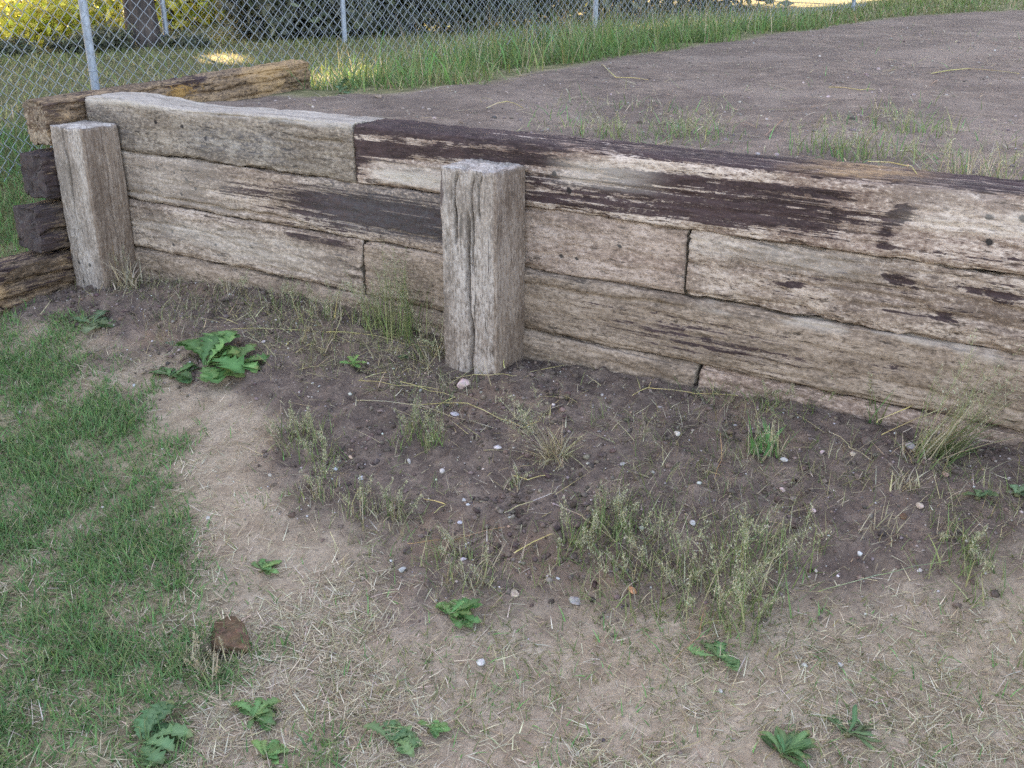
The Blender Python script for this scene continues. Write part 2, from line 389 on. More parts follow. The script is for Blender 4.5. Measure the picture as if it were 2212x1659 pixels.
# ------------------------------------------------------------------ timbers
def timber_mesh(name, L, w, h, seed, mats, r=.009, du=.013, mper=132, cracks=(), paint=None, prof=None, rough=1.0, warp=.004, endcut=(0, 0), chip=1.0):
    """weathered sawn timber along local X (0..L), section y 0..w, z 0..h with its far-off edges rounded and worn"""
    n = max(8, int(L/du)); X = np.linspace(0, L, n)
    # rounded-rectangle perimeter, starting at the lower front corner and going up the front face (y = 0)
    per = np.linspace(0, 2*(w+h), mper, endpoint=False)
    y0 = np.where(per < h, 0, np.where(per < h+w, per-h, np.where(per < 2*h+w, w, 2*(w+h)-per)))
    z0 = np.where(per < h, per, np.where(per < h+w, h, np.where(per < 2*h+w, 2*h+w-per, 0)))
    cy_, cz_ = w/2, h/2
    def roundc(y, z, r):
        qy = np.clip(y, r, w-r); qz = np.clip(z, r, h-r); dy, dz = y-qy, z-qz; d = np.hypot(dy, dz)
        s = np.where(d > 1e-6, np.minimum(1, r/np.maximum(d, 1e-6)), 1)
        return qy+dy*s, qz+dz*s
    Xg = X[:, None]+0*y0[None]; pe = per[None]+0*Xg
    rr = r*(.6+1.3*noise(Xg*5, (pe//.1)*3.1, seed=seed))
    y, z = roundc(y0[None]+0*Xg, z0[None]+0*Xg, rr)
    ny = (y-cy_)/(w/2); nz = (z-cz_)/(h/2); p = 14
    gy_, gz_ = np.sign(ny)*np.abs(ny)**p, np.sign(nz)*np.abs(nz)**p; gl_ = np.hypot(gy_, gz_)+1e-9
    Ny, Nz = gy_/gl_, gz_/gl_
    d = -warp*2*fbm(Xg*1.3, y*3, z*3, 2, seed+1)+warp
    d = d+rough*(-.0045*np.maximum(0, fbm(Xg*14, y*30, z*30, 4, seed+2)-.5)*4-.0045*np.maximum(0, fbm(Xg*38, y*70, z*70, 3, seed+4)-.5)*4)
    d = d-rough*.004*sstep(.62, .68, fbm(Xg*3.5, y*75, z*75, 2, seed+5))
    edge = np.exp(-((np.abs(ny)-1)**2+(np.abs(nz)-1)**2)/.02)
    d = d-chip*edge*.016*np.maximum(0, fbm(Xg*11, z*6, y*6, 3, seed+6)-.4)*2
    for (x0, x1, pv, dep, wid) in cracks:      # pv: place on the perimeter
        wob = pv+.008*(noise(Xg*9, 0, 0, seed+9)-.5)*2+.004*(noise(Xg*31, 1, 0, seed+9)-.5)
        env = sstep(x0, x0+.08*(x1-x0)+.01, Xg)*sstep(x1, x1-.15*(x1-x0)-.01, Xg)
        d = d-dep*env*np.exp(-((pe-wob)/(wid*(.6+.8*noise(Xg*14, 3, 0, seed+10))))**2)
    y = y+Ny*d; z = z+Nz*d
    if prof is not None: z = z+prof(Xg)*sstep(h*.45, h, z)
    jag = endcut
    Xe = Xg.copy()
    for e, k in ((0, jag[0]), (1, jag[1])):
        amt = k*(fbm(y*22, z*40, e*5., 4, seed+12)-.5)*2+.004
        lim = .08
        if e == 0: Xe = Xe+np.where(Xg < lim, (1-Xg/lim)*amt, 0)
        else: Xe = Xe-np.where(Xg > L-lim, (1-(L-Xg)/lim)*amt, 0)
    V = [np.stack([Xe, y, z], -1).reshape(-1, 3)]; F = [grid_faces(n, mper, True)]
    mi = [np.zeros(len(F[0]), int)]; off = n*mper
    for e, row in ((0, 0), (1, n-1)):
        base_idx = row*mper+np.arange(mper); cx = np.array([Xe[row].mean(), y[row].mean(), z[row].mean()]); prev = base_idx
        R0 = np.stack([Xe[row], y[row], z[row]], -1)
        for k, sc in enumerate((.93, .8, .64, .46, .28, .1, .001)):
            R = cx+(R0-cx)*sc
            bul = .004*(1-sc)+(-.010 if True else 0)*sstep(.5, .62, fbm(R[:, 1]*30, R[:, 2]*30, e, 3, seed+14))
            rad = jag[e]*(fbm(R[:, 1]*22, R[:, 2]*40, e*5., 4, seed+12)-.5)*2
            R[:, 0] = (rad+.004 if e == 0 else L-rad-.004)+(-bul if e == 0 else bul)
            V.append(R); cur = off+np.arange(mper); off += mper
            f = np.stack([prev, cur, np.roll(cur, -1), np.roll(prev, -1)], -1)
            F.append(f if e == 0 else f[:, ::-1]); mi.append(np.ones(len(f), int)); prev = cur
    V = np.vstack(V); Fq = np.vstack(F)
    Fq = Fq[:, ::-1]
    at_ = {'stain': np.zeros(len(V)), 'grey': np.zeros(len(V)), 'pale': np.zeros(len(V)), 'fungus': np.zeros(len(V)), 'brown': np.zeros(len(V)), 'hole': np.zeros(len(V)), 'gold': np.zeros(len(V))}
    if paint:
        for k, v in paint(V[:, 0], V[:, 1], V[:, 2]).items(): at_[k] = np.clip(v, 0, 1.4)
    me = mesh_np(name, V, Fq, attrs=at_, smooth=True)
    for mm in mats: me.materials.append(mm)
    me.polygons.foreach_set('material_index', np.concatenate(mi).astype(np.int32))
    return me
def blob(x, z, x0, x1, z0, z1, s=.05, sz=.02):
    return sstep(x0-s, x0+s, x)*sstep(x1+s, x1-s, x)*sstep(z0-sz, z0+sz, z)*sstep(z1+sz, z1-sz, z)
def spots(x, z, pts, r=.009): 
    v = 0*x
    for (a, b_) in pts: v = np.maximum(v, 1.3*np.exp(-(((x-a)/r)**2+((z-b_)/r)**2)))
    return v
W_TAN = wood('weathered_tan_wood', (.14,.098,.076), (.275,.203,.16), (.43,.34,.28))
W_TAN_E = wood('weathered_tan_end_grain', (.15,.115,.09), (.27,.21,.165), (.38,.31,.25), end=True)
W_GREY = wood('weathered_grey_wood', (.13,.10,.08), (.225,.178,.142), (.325,.267,.22))
W_PINK = wood('weathered_pinkish_wood', (.16,.105,.08), (.295,.208,.163), (.43,.325,.27))
W_MUD = wood('mud_coated_wood', (.14,.10,.075), (.235,.172,.13), (.325,.246,.193), rough_bump=.8)
W_CREO = wood('creosoted_wood', (.15,.095,.075), (.33,.245,.20), (.52,.42,.355))
W_BROWN = wood('rotting_brown_wood', (.075,.05,.035), (.17,.115,.08), (.30,.20,.125), rough_bump=1.6)
W_DARK_E = wood('dark_end_grain', (.06,.05,.05), (.13,.105,.095), (.22,.175,.15), end=True)
W_POST = wood('silvered_post_wood', (.14,.107,.088), (.26,.208,.178), (.385,.33,.298), rough_bump=1.2)
W_POST_T = wood('silvered_post_top', (.17,.135,.115), (.30,.25,.22), (.43,.38,.35), rough_bump=.4)

wall = add('timber_retaining_wall', None, loc=(-3.745, 0, 0))
tag(wall, 'long weathered railway-tie retaining wall holding back the soil bed', 'wall', kind='thing')
HC = .2005
def wall_tie(x0, x1, zc, label, seed, mats, **kw):
    dy = {.598: .002, .399: .009, .199: -.004, 0: -.010}[zc]+(.003 if seed % 2 else -.002)      # courses are not quite flush
    me = timber_mesh('timber', x1-x0, kw.pop('w', .195), kw.pop('h', HC), seed, mats, **kw)
    o = add('timber', me, parent=wall, loc=(x0+3.745, dy, zc)); o['label'] = label; return o
# painted wear is given in wall coordinates (x along the wall, z of the face); helpers shift to the tie's own frame
def P_c1L(X, Y, Z):
    x = X-3.745; f = sstep(.03, .01, Y)
    return {'grey': (blob(x, Z, -3.15, -2.62, .03, .14, .12, .03)*.95+blob(x, Z, -3.75, -3.45, .03, .17, .1, .05)*.45)*f,
            'pale': sstep(.17, .19, Z)*.55+blob(x, Z, -3.1, -2.7, .03, .12, .1, .03)*.35*sstep(.5, .6, fbm(x*30, Z*40, seed=77)),
            'hole': spots(x, Z, [(-3.32, .13), (-3.17, .125), (-3.05, .09)])}
def P_c1R(X, Y, Z):
    x = X-2.306; v = Z
    s = blob(x, v, -2.5, -2.05, .085, .3, .05, .05)*1.05+blob(x, v, -2.5, -2.25, .04, .12, .05, .04)*.8
    s = np.maximum(s, blob(x, v, -2.15, -1.45, .115, .3, .14, .03)*.95)
    s = np.maximum(s, blob(x, v, -1.75, -1.42, .095, .14, .12, .03)*.6)
    s = np.maximum(s, blob(x, v, -1.36, -.64, .112, .162, .09, .02)*.98)
    s = np.maximum(s, blob(x, v, -1.80, -1.2, .015, .095, .14, .03)*.85)
    s = np.maximum(s, blob(x, v, -1.45, -.58, .022, .115, .16, .03)*.88)
    s = np.maximum(s, blob(x, v, -.9, -.48, .02, .12, .16, .04)*.62)
    s = np.maximum(s, blob(x, v, -1.45, -.60, .10, .125, .16, .02)*.58)
    s = np.maximum(s, sstep(.178, .198, v)*.72)
    s = s*(.30+1.0*fbm(x*1.8, v*120, seed=81, o=2))
    kn = np.exp(-(((x+.515-(v-.12)*.5)/.035)**2+((v-.125)/.035)**2))+np.exp(-(((x+.545)/.03)**2+((v-.05)/.04)**2))
    s = np.maximum(s, kn*.85)
    s = np.maximum(s, blob(x, v, -.35, -.12, .03, .06, .06, .02)*.55)
    s = np.maximum(s, blob(x, v, -.6, .4, .0, .09, .15, .03)*.28)
    ho = spots(x, v, [(-.31, .135), (-.30, .075), (-.24, .14), (-1.52, .115), (-1.47, .07)], .009)
    s = np.maximum(s, sstep(.015, .0, X)*.9)
    f = sstep(.03, .01, Y)
    return {'stain': s, 'hole': ho, 'gold': sstep(.19, .199, v)*blob(x, v, -.8, -.5, .1, .3, .1, .05)*.8,
            'pale': np.maximum(blob(x, v, -2.22, -1.85, .02, .085, .06, .02)*.95, np.maximum(blob(x, v, -1.5, -1.2, .09, .17, .08, .02)*.5, blob(x, v, -.5, .5, .09, .18, .1, .03)*.35))*f}
def P_c2L(X, Y, Z):
    x = X-3.745
    g = sstep(-3.0, -2.2, x)
    s = blob(x, Z, -2.85, -1.0, .035, .165, .3, .045)*(.45+.42*g)
    s = np.maximum(s, blob(x, Z, -3.1, -2.5, .085, .14, .2, .03)*.62)
    return {'stain': s, 'hole': spots(x, Z, [(-3.35, .15), (-3.25, .14), (-3.2, .155), (-3.18, .12), (-3.14, .09), (-3.22, .06), (-3.45, .12)], .007), 'grey': sstep(-2.75, -2.3, x)*.85*sstep(.03, .01, Y)*sstep(.015, .04, Z), 'pale': sstep(-2.7, -3.1, x)*.3}
def P_c2M(X, Y, Z): return {'pale': .12+0*X, 'hole': spots(X-1.712, Z, [(-1.5, .06), (-1.44, .06), (-1.3, .12)], .007)}
def P_c2R(X, Y, Z):
    x = X-1.08
    s = (sstep(.46, .60, fbm(x*6, Z*16, seed=91))*.5+sstep(.50, .64, fbm(x*16, Z*34, seed=92))*.38)*blob(x, Z, -.85, 1.6, .04, .16, .1, .04)
    s = np.maximum(s, blob(x, Z, -.35, -.2, .12, .16, .05, .02)*.6)
    return {'stain': s, 'pale': blob(x, Z, -1.1, -.6, .13, .19, .1, .02)*.35}
def P_c3L(X, Y, Z):
    x = X-3.745
    s = blob(x, Z, -2.68, -2.32, .155, .19, .07, .016)*.75
    s = np.maximum(s, blob(x, Z, -2.45, -2.3, .05, .15, .06, .04)*.45)
    return {'stain': s, 'hole': spots(x, Z, [(-3.3, .1), (-3.22, .13), (-3.05, .08), (-3.3, .045), (-2.85, .1)], .007), 'pale': blob(x, Z, -3.5, -2.4, .04, .15, .3, .04)*.42}
def P_c3R(X, Y, Z):
    x = X-2.29
    s = blob(x, Z, -1.35, -.75, .05, .13, .2, .05)*.42+.12*blob(x, Z, -1.8, .6, .03, .16, .2, .05)
    s = np.maximum(s, blob(x, Z, -.55, -.42, .09, .12, .03, .02)*.4)
    return {'stain': s, 'pale': sstep(.165, .19, Z)*sstep(-1.5, -1.2, x)*.55*sstep(.5, .62, fbm(x*7, Z*20, seed=95))}
def cp(v): return v                         # a crack on the front face sits at its own height on the perimeter
wall_tie(-3.745, -2.3075, .598, 'grey-tan top timber with a dark grey scuffed patch', 11, [W_GREY, W_TAN_E], paint=P_c1L, r=.010,
         prof=lambda x: .008*np.exp(-((x-.2)/.16)**2)-.010*np.exp(-((x-.62)/.2)**2), cracks=[(1.15, 1.42, .13, .012, .004), (.6, 1.3, .19, .006, .005)], rough=.8)
wall_tie(-2.306, .30, .598, 'top timber blotched with black creosote', 12, [W_CREO, W_CREO], paint=P_c1R, r=.016, w=.2, cracks=[(.1, 2.4, .103, .006, .004), (.9, 2.5, .07, .006, .004)], rough=.8)
wall_tie(.306, 2.85, .598, 'plain grey top timber', 13, [W_GREY, W_TAN_E], du=.03, mper=72)
wall_tie(-3.745, -1.718, .399, 'second-course timber, pale at one end and stained dark towards the tall post', 14, [W_TAN, W_TAN_E], paint=P_c2L,
         cracks=[(.05, 1.25, .028, .022, .0045), (.3, 1.6, .09, .005, .004), (1.3, 2.5, .05, .006, .004), (1.5, 2.6, .13, .006, .004)], rough=.75)
wall_tie(-1.712, -1.082, .399, 'short pinkish second-course timber beside the tall post', 15, [W_PINK, W_TAN_E], paint=P_c2M, r=.018, rough=.8, cracks=[(.05, .6, .06, .006, .004)])
wall_tie(-1.08, 1.45, .399, 'rough flaking second-course timber with a rounded end', 16, [W_TAN, W_TAN_E], paint=P_c2R, r=.02, rough=1.5, cracks=[(.1, 1.0, .12, .008, .005), (.4, 1.6, .07, .008, .006)])
wall_tie(-3.745, -2.296, .199, 'pale third-course timber with nail holes and a broken end', 17, [W_TAN, W_TAN_E], paint=P_c3L, r=.018, rough=.9, cracks=[(.1, .8, .12, .008, .004), (.9, 1.4, .03, .008, .006)], endcut=(0, .012))
wall_tie(-2.288, .45, .199, 'mud-splashed third-course timber with a dark smudge', 18, [W_MUD, W_TAN_E], paint=P_c3R, r=.02, rough=.8, cracks=[(.4, 1.25, .165, .014, .005), (1.3, 2.6, .06, .007, .005), (.7, 1.0, .12, .005, .004)])
wall_tie(.456, 2.9, .199, 'muddy tan timber', 19, [W_MUD, W_TAN_E], du=.03, mper=72)
wall_tie(-3.745, -1.018, 0, 'half-buried bottom timber', 20, [W_MUD, W_TAN_E], r=.028)
wall_tie(-1.014, 1.5, 0, 'pale half-buried bottom timber with a cut end', 21, [W_PINK, W_TAN_E], r=.028)
# upright posts in front of the wall
def post(x, yf, ztop, w, dep, lean, label, seed, paint, cracks, zb=-.35, tiltx=0):
    L = ztop-zb
    me = timber_mesh('post', L, dep, w, seed, [W_POST, W_POST_T], r=.005, paint=paint, cracks=cracks, rough=.4, mper=250, warp=.002, chip=.3, du=.011, endcut=(0, .006))
    o = add('post', me, parent=wall)
    # local X -> up, local Z -> along +x, local Y -> away from the camera
    M = Matrix(((0, 0, 1, 0), (0, 1, 0, 0), (1, 0, 0, 0), (0, 0, 0, 1)))
    # mirror-free: (X,Y,Z) -> (z', y', x') keeps the section inside x..x+w
    R = Matrix.Rotation(lean, 4, 'Y') @ Matrix.Rotation(tiltx, 4, 'X')
    o.matrix_local = Matrix.Translation((x+3.745, yf, zb)) @ R @ M
    o['label'] = label
    return o
def P_postC(X, Y, Z):
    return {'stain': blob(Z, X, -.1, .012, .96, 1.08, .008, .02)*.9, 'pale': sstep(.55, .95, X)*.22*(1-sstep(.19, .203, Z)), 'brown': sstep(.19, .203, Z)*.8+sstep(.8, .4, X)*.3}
def P_postL(X, Y, Z):
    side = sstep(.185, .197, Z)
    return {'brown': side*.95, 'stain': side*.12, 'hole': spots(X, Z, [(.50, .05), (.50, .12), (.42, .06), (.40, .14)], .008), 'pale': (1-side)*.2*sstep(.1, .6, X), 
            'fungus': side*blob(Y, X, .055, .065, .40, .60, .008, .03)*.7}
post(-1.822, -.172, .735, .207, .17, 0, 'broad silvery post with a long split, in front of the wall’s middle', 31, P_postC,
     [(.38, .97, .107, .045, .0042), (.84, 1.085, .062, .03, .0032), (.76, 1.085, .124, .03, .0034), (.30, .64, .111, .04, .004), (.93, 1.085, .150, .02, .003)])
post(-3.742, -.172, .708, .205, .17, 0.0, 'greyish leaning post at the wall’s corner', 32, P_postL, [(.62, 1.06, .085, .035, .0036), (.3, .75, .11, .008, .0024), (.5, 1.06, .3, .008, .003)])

# return wall: ties stacked log-cabin fashion, their ends showing past the corner post
ret = add('corner_timber_stack', None, loc=(-3.82, 0, 0))
tag(ret, 'stack of dark tie ends at the corner, running back towards the fence', 'wall', kind='thing')
def ret_tie(xl, xr, y0, y1, z0, z1, label, seed, mats, rise=0.0, skew=0.0, **kw):
    me = timber_mesh('timber', y1-y0, xr-xl, z1-z0, seed, mats, **kw)
    o = add('timber', me, parent=ret)
    # local X -> +y, local Y -> -x (front face of the section looks towards +x)
    M = Matrix(((0, -1, 0, 0), (1, 0, 0, 0), (0, 0, 1, 0), (0, 0, 0, 1)))
    o.matrix_local = Matrix.Translation((xr+3.82, y0, z0)) @ Matrix.Rotation(skew, 4, 'Z') @ Matrix.Rotation(rise, 4, 'X') @ M
    o['label'] = label
    return o
def P_r1(X, Y, Z):
    return {'fungus': blob(X, Z, .60, .84, .10, .165, .06, .03)*.54*sstep(.03, .01, Y), 'gold': sstep(.85, 1.25, X)*.95+.25*sstep(.3, .0, X),
            'stain': sstep(.5, .66, fbm(X*4, Z*12, seed=44))*.5*sstep(1.05, .8, X)}
def P_r2(X, Y, Z): return {'stain': sstep(.22, .02, X)*.62+.12, 'grey': .3+0*X}
def P_r4(X, Y, Z): return {'stain': .25+.3*sstep(.45, .6, fbm(X*6, Z*18, seed=45)), 'gold': blob(X, Z, -.02, .03, .06, .14, .02, .02)*.6}
ret_tie(-3.895, -3.752, -.17, 1.36, .612, .795, 'rotting brown top timber with orange fungus, its far end resting on the soil', 41, [W_BROWN, W_TAN_E], rise=.036, paint=P_r1,
        rough=2.2, r=.022, cracks=[(.0, .55, .06, .02, .005), (.5, 1.5, .11, .012, .006), (.7, 1.5, .06, .01, .006)])
ret_tie(-3.905, -3.75, -.225, 1.3, .412, .592, 'near-black timber end with a weathered notch', 42, [W_BROWN, W_DARK_E], paint=P_r2, rough=1.6, du=.02, cracks=[(.0, .4, .05, .02, .006), (.0, .35, .1, .012, .006)])
ret_tie(-3.91, -3.75, -.29, 1.3, .208, .385, 'dark blue-black timber end split by a wide crack', 43, [W_BROWN, W_DARK_E], paint=P_r2, rough=1.6, du=.02, cracks=[(.0, .4, .075, .035, .008)])
ret_tie(-3.93, -3.75, -.50, 1.3, -.02, .185, 'ragged brown bottom timber that sticks out farthest', 44, [W_BROWN, W_BROWN], paint=P_r4, rough=2.4, du=.02, endcut=(.035, 0), cracks=[(.0, .6, .13, .03, .008), (.0, .6, .07, .03, .008), (0, .6, .03, .02, .006)])
#@@PART2
# ------------------------------------------------------------------ view footprint (only the part of the yard the photo could see is planted)
def in_view(P, mx=.14, my=.12):
    v = P-CAM; z = v@FW
    x = FPX*(v@RT)/np.maximum(z, .05); y = FPX*(v@UP)/np.maximum(z, .05)
    return (z > .3) & (np.abs(x) < W0*(.5+mx)) & (np.abs(y) < H0*(.5+my))
def scatter(n, x0, x1, y0, y1, dens):
    """n tries over a rectangle, kept with probability dens(x, y)"""
    x = rng.uniform(x0, x1, n); y = rng.uniform(y0, y1, n)
    k = rng.random(n) < dens(x, y); x, y = x[k], y[k]
    P = np.stack([x, y, ground_z(x, y)], 1)
    return P[in_view(P)]
def in_wall(x, y, m=.0):
    a = (y > -.012-m) & (y < .205) & (x > -3.76)
    b = (x > -3.94) & (x < -3.74) & (y > -.5-m) & (y < 1.4)
    c = (y > -.19-m) & (y < .05) & (((x > -1.84-m) & (x < -1.6+m)) | ((x > -3.76-m) & (x < -3.53+m)))
    return a | b | c

# ------------------------------------------------------------------ chain link fence along the terrace
FA = np.array([-4.95, .95]); FB = np.array([-3.98, 4.9]); FU = (FB-FA)/np.linalg.norm(FB-FA); FL = np.linalg.norm(FB-FA)
fence = add('chain_link_fence', None, loc=(FA[0], FA[1], float(H(*FA))))
tag(fence, 'galvanised chain link fence running behind the wall and the tall grass', 'fence')
fz0 = float(H(*FA)); fang = math.atan2(FU[1], FU[0])
fence.rotation_euler = (0, 0, fang)
def fz(t): p = FA+FU*t; return float(H(*p))-fz0
AMP, HT = .0354, 1.45
zz = np.arange(0, HT+.01, AMP)
zig = []
for k, z_ in enumerate(zz):
    x_ = 0 if k % 2 == 0 else AMP
    zig.append((x_, .004 if k % 2 else -.004, z_))
wv_, wf_ = tubes([np.array(zig)], [.0023], 4)
wire_me = mesh_np('wire', wv_, wf_, smooth=True); wire_me.materials.append(M_GALV)
for i in range(-40, 236):
    t = i*AMP
    add('wire', wire_me, parent=fence, loc=(t, 0, fz(t)+.015+(AMP if i % 2 else 0)))
for t, r_ in ((0, .023), (FL, .021), (2*FL, .021)):
    pv, pf = tubes([np.array([(0, 0, -.4), (0, 0, .2), (0, 0, .6), (0, 0, 1.1), (0, 0, 1.56)])], [r_], 14)
    me = mesh_np('post', pv, pf, smooth=True); me.materials.append(M_GALV)
    p_ = add('post', me, parent=fence, loc=(t, .024, fz(t)))
    cv, cf = tubes([np.array([(0, 0, 1.55), (0, 0, 1.575), (0, 0, 1.60)])], [(r_+.003, r_+.002, .004)], 14)
    cme = mesh_np('cap', cv, cf, smooth=True); cme.materials.append(M_GALV); add('cap', cme, parent=p_)
    for zt in (.35, .75, 1.15):                       # tie wires
        tv, tf = tubes([np.array([((r_+.003)*math.cos(a), (r_+.003)*math.sin(a), zt+.004*a/6) for a in np.linspace(0, 6.2, 10)])], [.0018], 4)
        tme = mesh_np('tie_wire', tv, tf); tme.materials.append(M_GALV); add('tie_wire', tme, parent=p_)
rp = np.array([(t, .024, fz(t)+1.50) for t in np.linspace(-1.4, 8.3, 24)])
rv, rf = tubes([rp], [.018], 10); rme = mesh_np('top_rail', rv, rf, smooth=True); rme.materials.append(M_GALV); add('top_rail', rme, parent=fence)

# far fence beyond the grass
GA, GB = at(362, 97), at(745, 92)
GU = (GB-GA)[:2]; GL = np.linalg.norm(GU); GU = GU/GL
far_f = add('far_fence', None, loc=tuple(GA), rot=(0, 0, math.atan2(GU[1], GU[0])))
tag(far_f, 'second chain link fence standing farther back before the dark shrubs', 'fence')
for t in (0, GL):
    v_, f_ = tubes([np.array([(0, 0, -.3), (0, 0, .5), (0, 0, 1.7)])], [.032], 10)
    me = mesh_np('post', v_, f_, smooth=True); me.materials.append(M_GALV); add('post', me, parent=far_f, loc=(t, 0, 0))
v_, f_ = tubes([np.array([(-.95, 0, .05), (-.5, 0, .07), (0, 0, .09)])], [.022], 10)
me = mesh_np('bottom_rail', v_, f_, smooth=True); me.materials.append(M_GALV); add('bottom_rail', me, parent=far_f)
ps = []
for i in range(int(4*GL/.05)):
    x_ = i*.05-GL*.5
    ps.append(np.array([(x_+(.05 if k % 2 else 0), .004 if k % 2 else -.004, .06+.05*k+(.05 if i % 2 else 0)) for k in range(32)]))
v_, f_ = tubes(ps, [.0018]*len(ps), 3)
me = mesh_np('wire_mesh', v_, f_); me.materials.append(M_GALV); tag(add('wire_mesh', me, parent=far_f), kind='stuff')

# ------------------------------------------------------------------ trees and shrubs
def bark():
    m, nt, b = mat_new('bark'); tc = N(nt, 'ShaderNodeTexCoord')
    mp = N(nt, 'ShaderNodeMapping'); mp.inputs['Scale'].default_value = (14, 14, 3); nt.links.new(tc.outputs['Object'], mp.inputs[0])
    n = tex_noise(nt, mp.outputs[0], 1.0, 6, .65)
    nt.links.new(ramp(nt, n, [(.32, (.02, .016, .016)), (.5, (.055, .043, .04)), (.7, (.12, .09, .078))]), b.inputs['Base Color']); b.inputs['Roughness'].default_value = .95
    bp = N(nt, 'ShaderNodeBump', Strength=1.0, Distance=.05); nt.links.new(n, bp.inputs['Height']); nt.links.new(bp.outputs[0], b.inputs['Normal']); return m
M_BARK = bark()
def leaf_cloud(c, rad, n, size, cols, nclump=60, spread=.28, shell=.5):
    u = rng.normal(size=(nclump, 3)); u /= np.linalg.norm(u, axis=1)[:, None]
    cc = u*(rng.uniform(shell, 1, (nclump, 1))**.7)*np.array(rad)
    k = rng.integers(0, nclump, n)
    tone = rng.uniform(.7, 1.25, nclump)
    p = cc[k]+rng.normal(size=(n, 3))*spread*np.array(rad).mean()
    p = p+np.array(c)
    a = rng.normal(size=(n, 3)); a /= np.linalg.norm(a, axis=1)[:, None]
    b = rng.normal(size=(n, 3)); b -= (a*b).sum(1)[:, None]*a; b /= np.linalg.norm(b, axis=1)[:, None]
    s = (size*rng.uniform(.6, 1.4, n))[:, None]
    V = np.stack([p-a*s, p-b*s*.45, p+a*s, p+b*s*.45], 1).reshape(-1, 3)
    F = np.arange(4*n).reshape(-1, 4)
    co = np.repeat(pal(cols, n)*tone[k][:, None], 4, 0)
    return V, F, co
def trunk_mesh(r, h, lean=(0, 0), limbs=5, lz=.55, wob=.06):
    z = np.linspace(-.3, h, 16); x = lean[0]*z+wob*np.sin(z*1.1+r*9); y = lean[1]*z+wob*np.cos(z*.9+r*5)
    rr = r*(1-.55*np.clip(z/h, 0, 1))*(1+.35*np.exp(-np.clip(z+.3, 0, 9)*4))
    paths, rads = [np.stack([x, y, z], 1)], [rr]
    for k in range(limbs):
        zz_ = h*(lz+(1-lz)*k/limbs); a = k*2.4+r*7; i = np.interp(zz_, z, x), np.interp(zz_, z, y); L = h*.22
        paths.append(np.array([(i[0]+math.cos(a)*L*t, i[1]+math.sin(a)*L*t, zz_+L*.6*t**1.4) for t in (0, .3, .65, 1)])); rads.append(np.array([.4, .3, .2, .06])*r)
    return tubes(paths, rads, 12)
def tree(p, r, h, crad, cz, n, size, cols, name, label, group, lean=(0, 0)):
    e = add(name, None, loc=(p[0], p[1], float(H(p[0], p[1]))))
    tag(e, label, 'tree', group)
    v, f = trunk_mesh(r, h, lean); v = v+(fbm(v[:, 0]*9, v[:, 1]*9, v[:, 2]*3, 3, 5)[:, None]-.5)*r*.35
    me = mesh_np('trunk', v, f, smooth=True); me.materials.append(M_BARK); add('trunk', me, parent=e)
    v, f, co = leaf_cloud((lean[0]*cz, lean[1]*cz, cz), crad, n, size, cols, 70, .2, .2)
    cen = v.reshape(-1, 4, 3).mean(1)+np.array([p[0], p[1], float(H(p[0], p[1]))])
    keep = np.ones(len(cen), bool); sv = np.array(TO_SUN)
    for (tx, ty, tz, gap) in LIGHT_GAPS:               # holes in the foliage that let a little sun down
        w_ = cen-np.array([tx, ty, tz]); keep &= np.linalg.norm(w_-np.outer(w_@sv, sv), axis=1) > gap
    k4 = np.repeat(keep, 4); v, co = v[k4], co[k4]; f = np.arange(len(v)).reshape(-1, 4)
    me = mesh_np('crown', v, f, co); me.materials.append(M_TREELEAF); add('crown', me, parent=e)
    return e
SP = np.array([TO_SUN.x, TO_SUN.y]); SP /= np.linalg.norm(SP); PP = np.array([-SP[1], SP[0]])*-1
_g1, _g2, _g3 = at(745, 180), at(1390, 62), at(1530, 50)
LIGHT_GAPS = [(*_g1, .50), (*_g2, .6), (*_g3, .6), (*at(480, 128), .45), (*at(860, 108), .5), (*at(1130, 78), .5)]
DKG = [(.045, .07, .03), (.06, .085, .04), (.035, .055, .03)]
def D_at(px, py, D): return CAM+ray(px, py)*D
ta = at(300, 101); tb = at(74, 92); tc_ = at(110, 93)
CR = (2.6, 2.6, 4.4)
tree(ta, .17, 11, CR, 7.4, 9000, .34, DKG, 'pine_tree', 'thick dark tree trunk straight behind the far fence', 'trees beyond the far fence', (.012, .0))
tree(tb, .115, 11, CR, 7.8, 9000, .34, DKG, 'pine_tree', 'slimmer dark tree trunk near the left edge of the picture', 'trees beyond the far fence', (.0, .0))
tree(tc_, .07, 10, CR, 7.8, 9000, .34, DKG, 'pine_tree', 'thinnest dark tree trunk, close right of the leftmost trunk', 'trees beyond the far fence')
for i, p in enumerate((-11, -8.3, -5.6, -3.4, 2.4, 4.8, 7.4, 10.0, 12.6, 15.2)):
    q = (13.2 if p < 1 else 19.0)+(.5 if i % 2 else -.4)
    xy = PP*p+SP*q
    tree(xy, .2, 11.5, (2.4, 2.4, 4.6) if p < 1 else (2.6, 2.6, 5.6), 6.6 if p < 1 else 8.4, 9000, .34, DKG, 'pine_tree', 'tall leafy tree of the belt that keeps the yard in shade', 'shade trees beyond the picture')
M_GLOW = leafmat('sunlit_leaf', .72, .6)
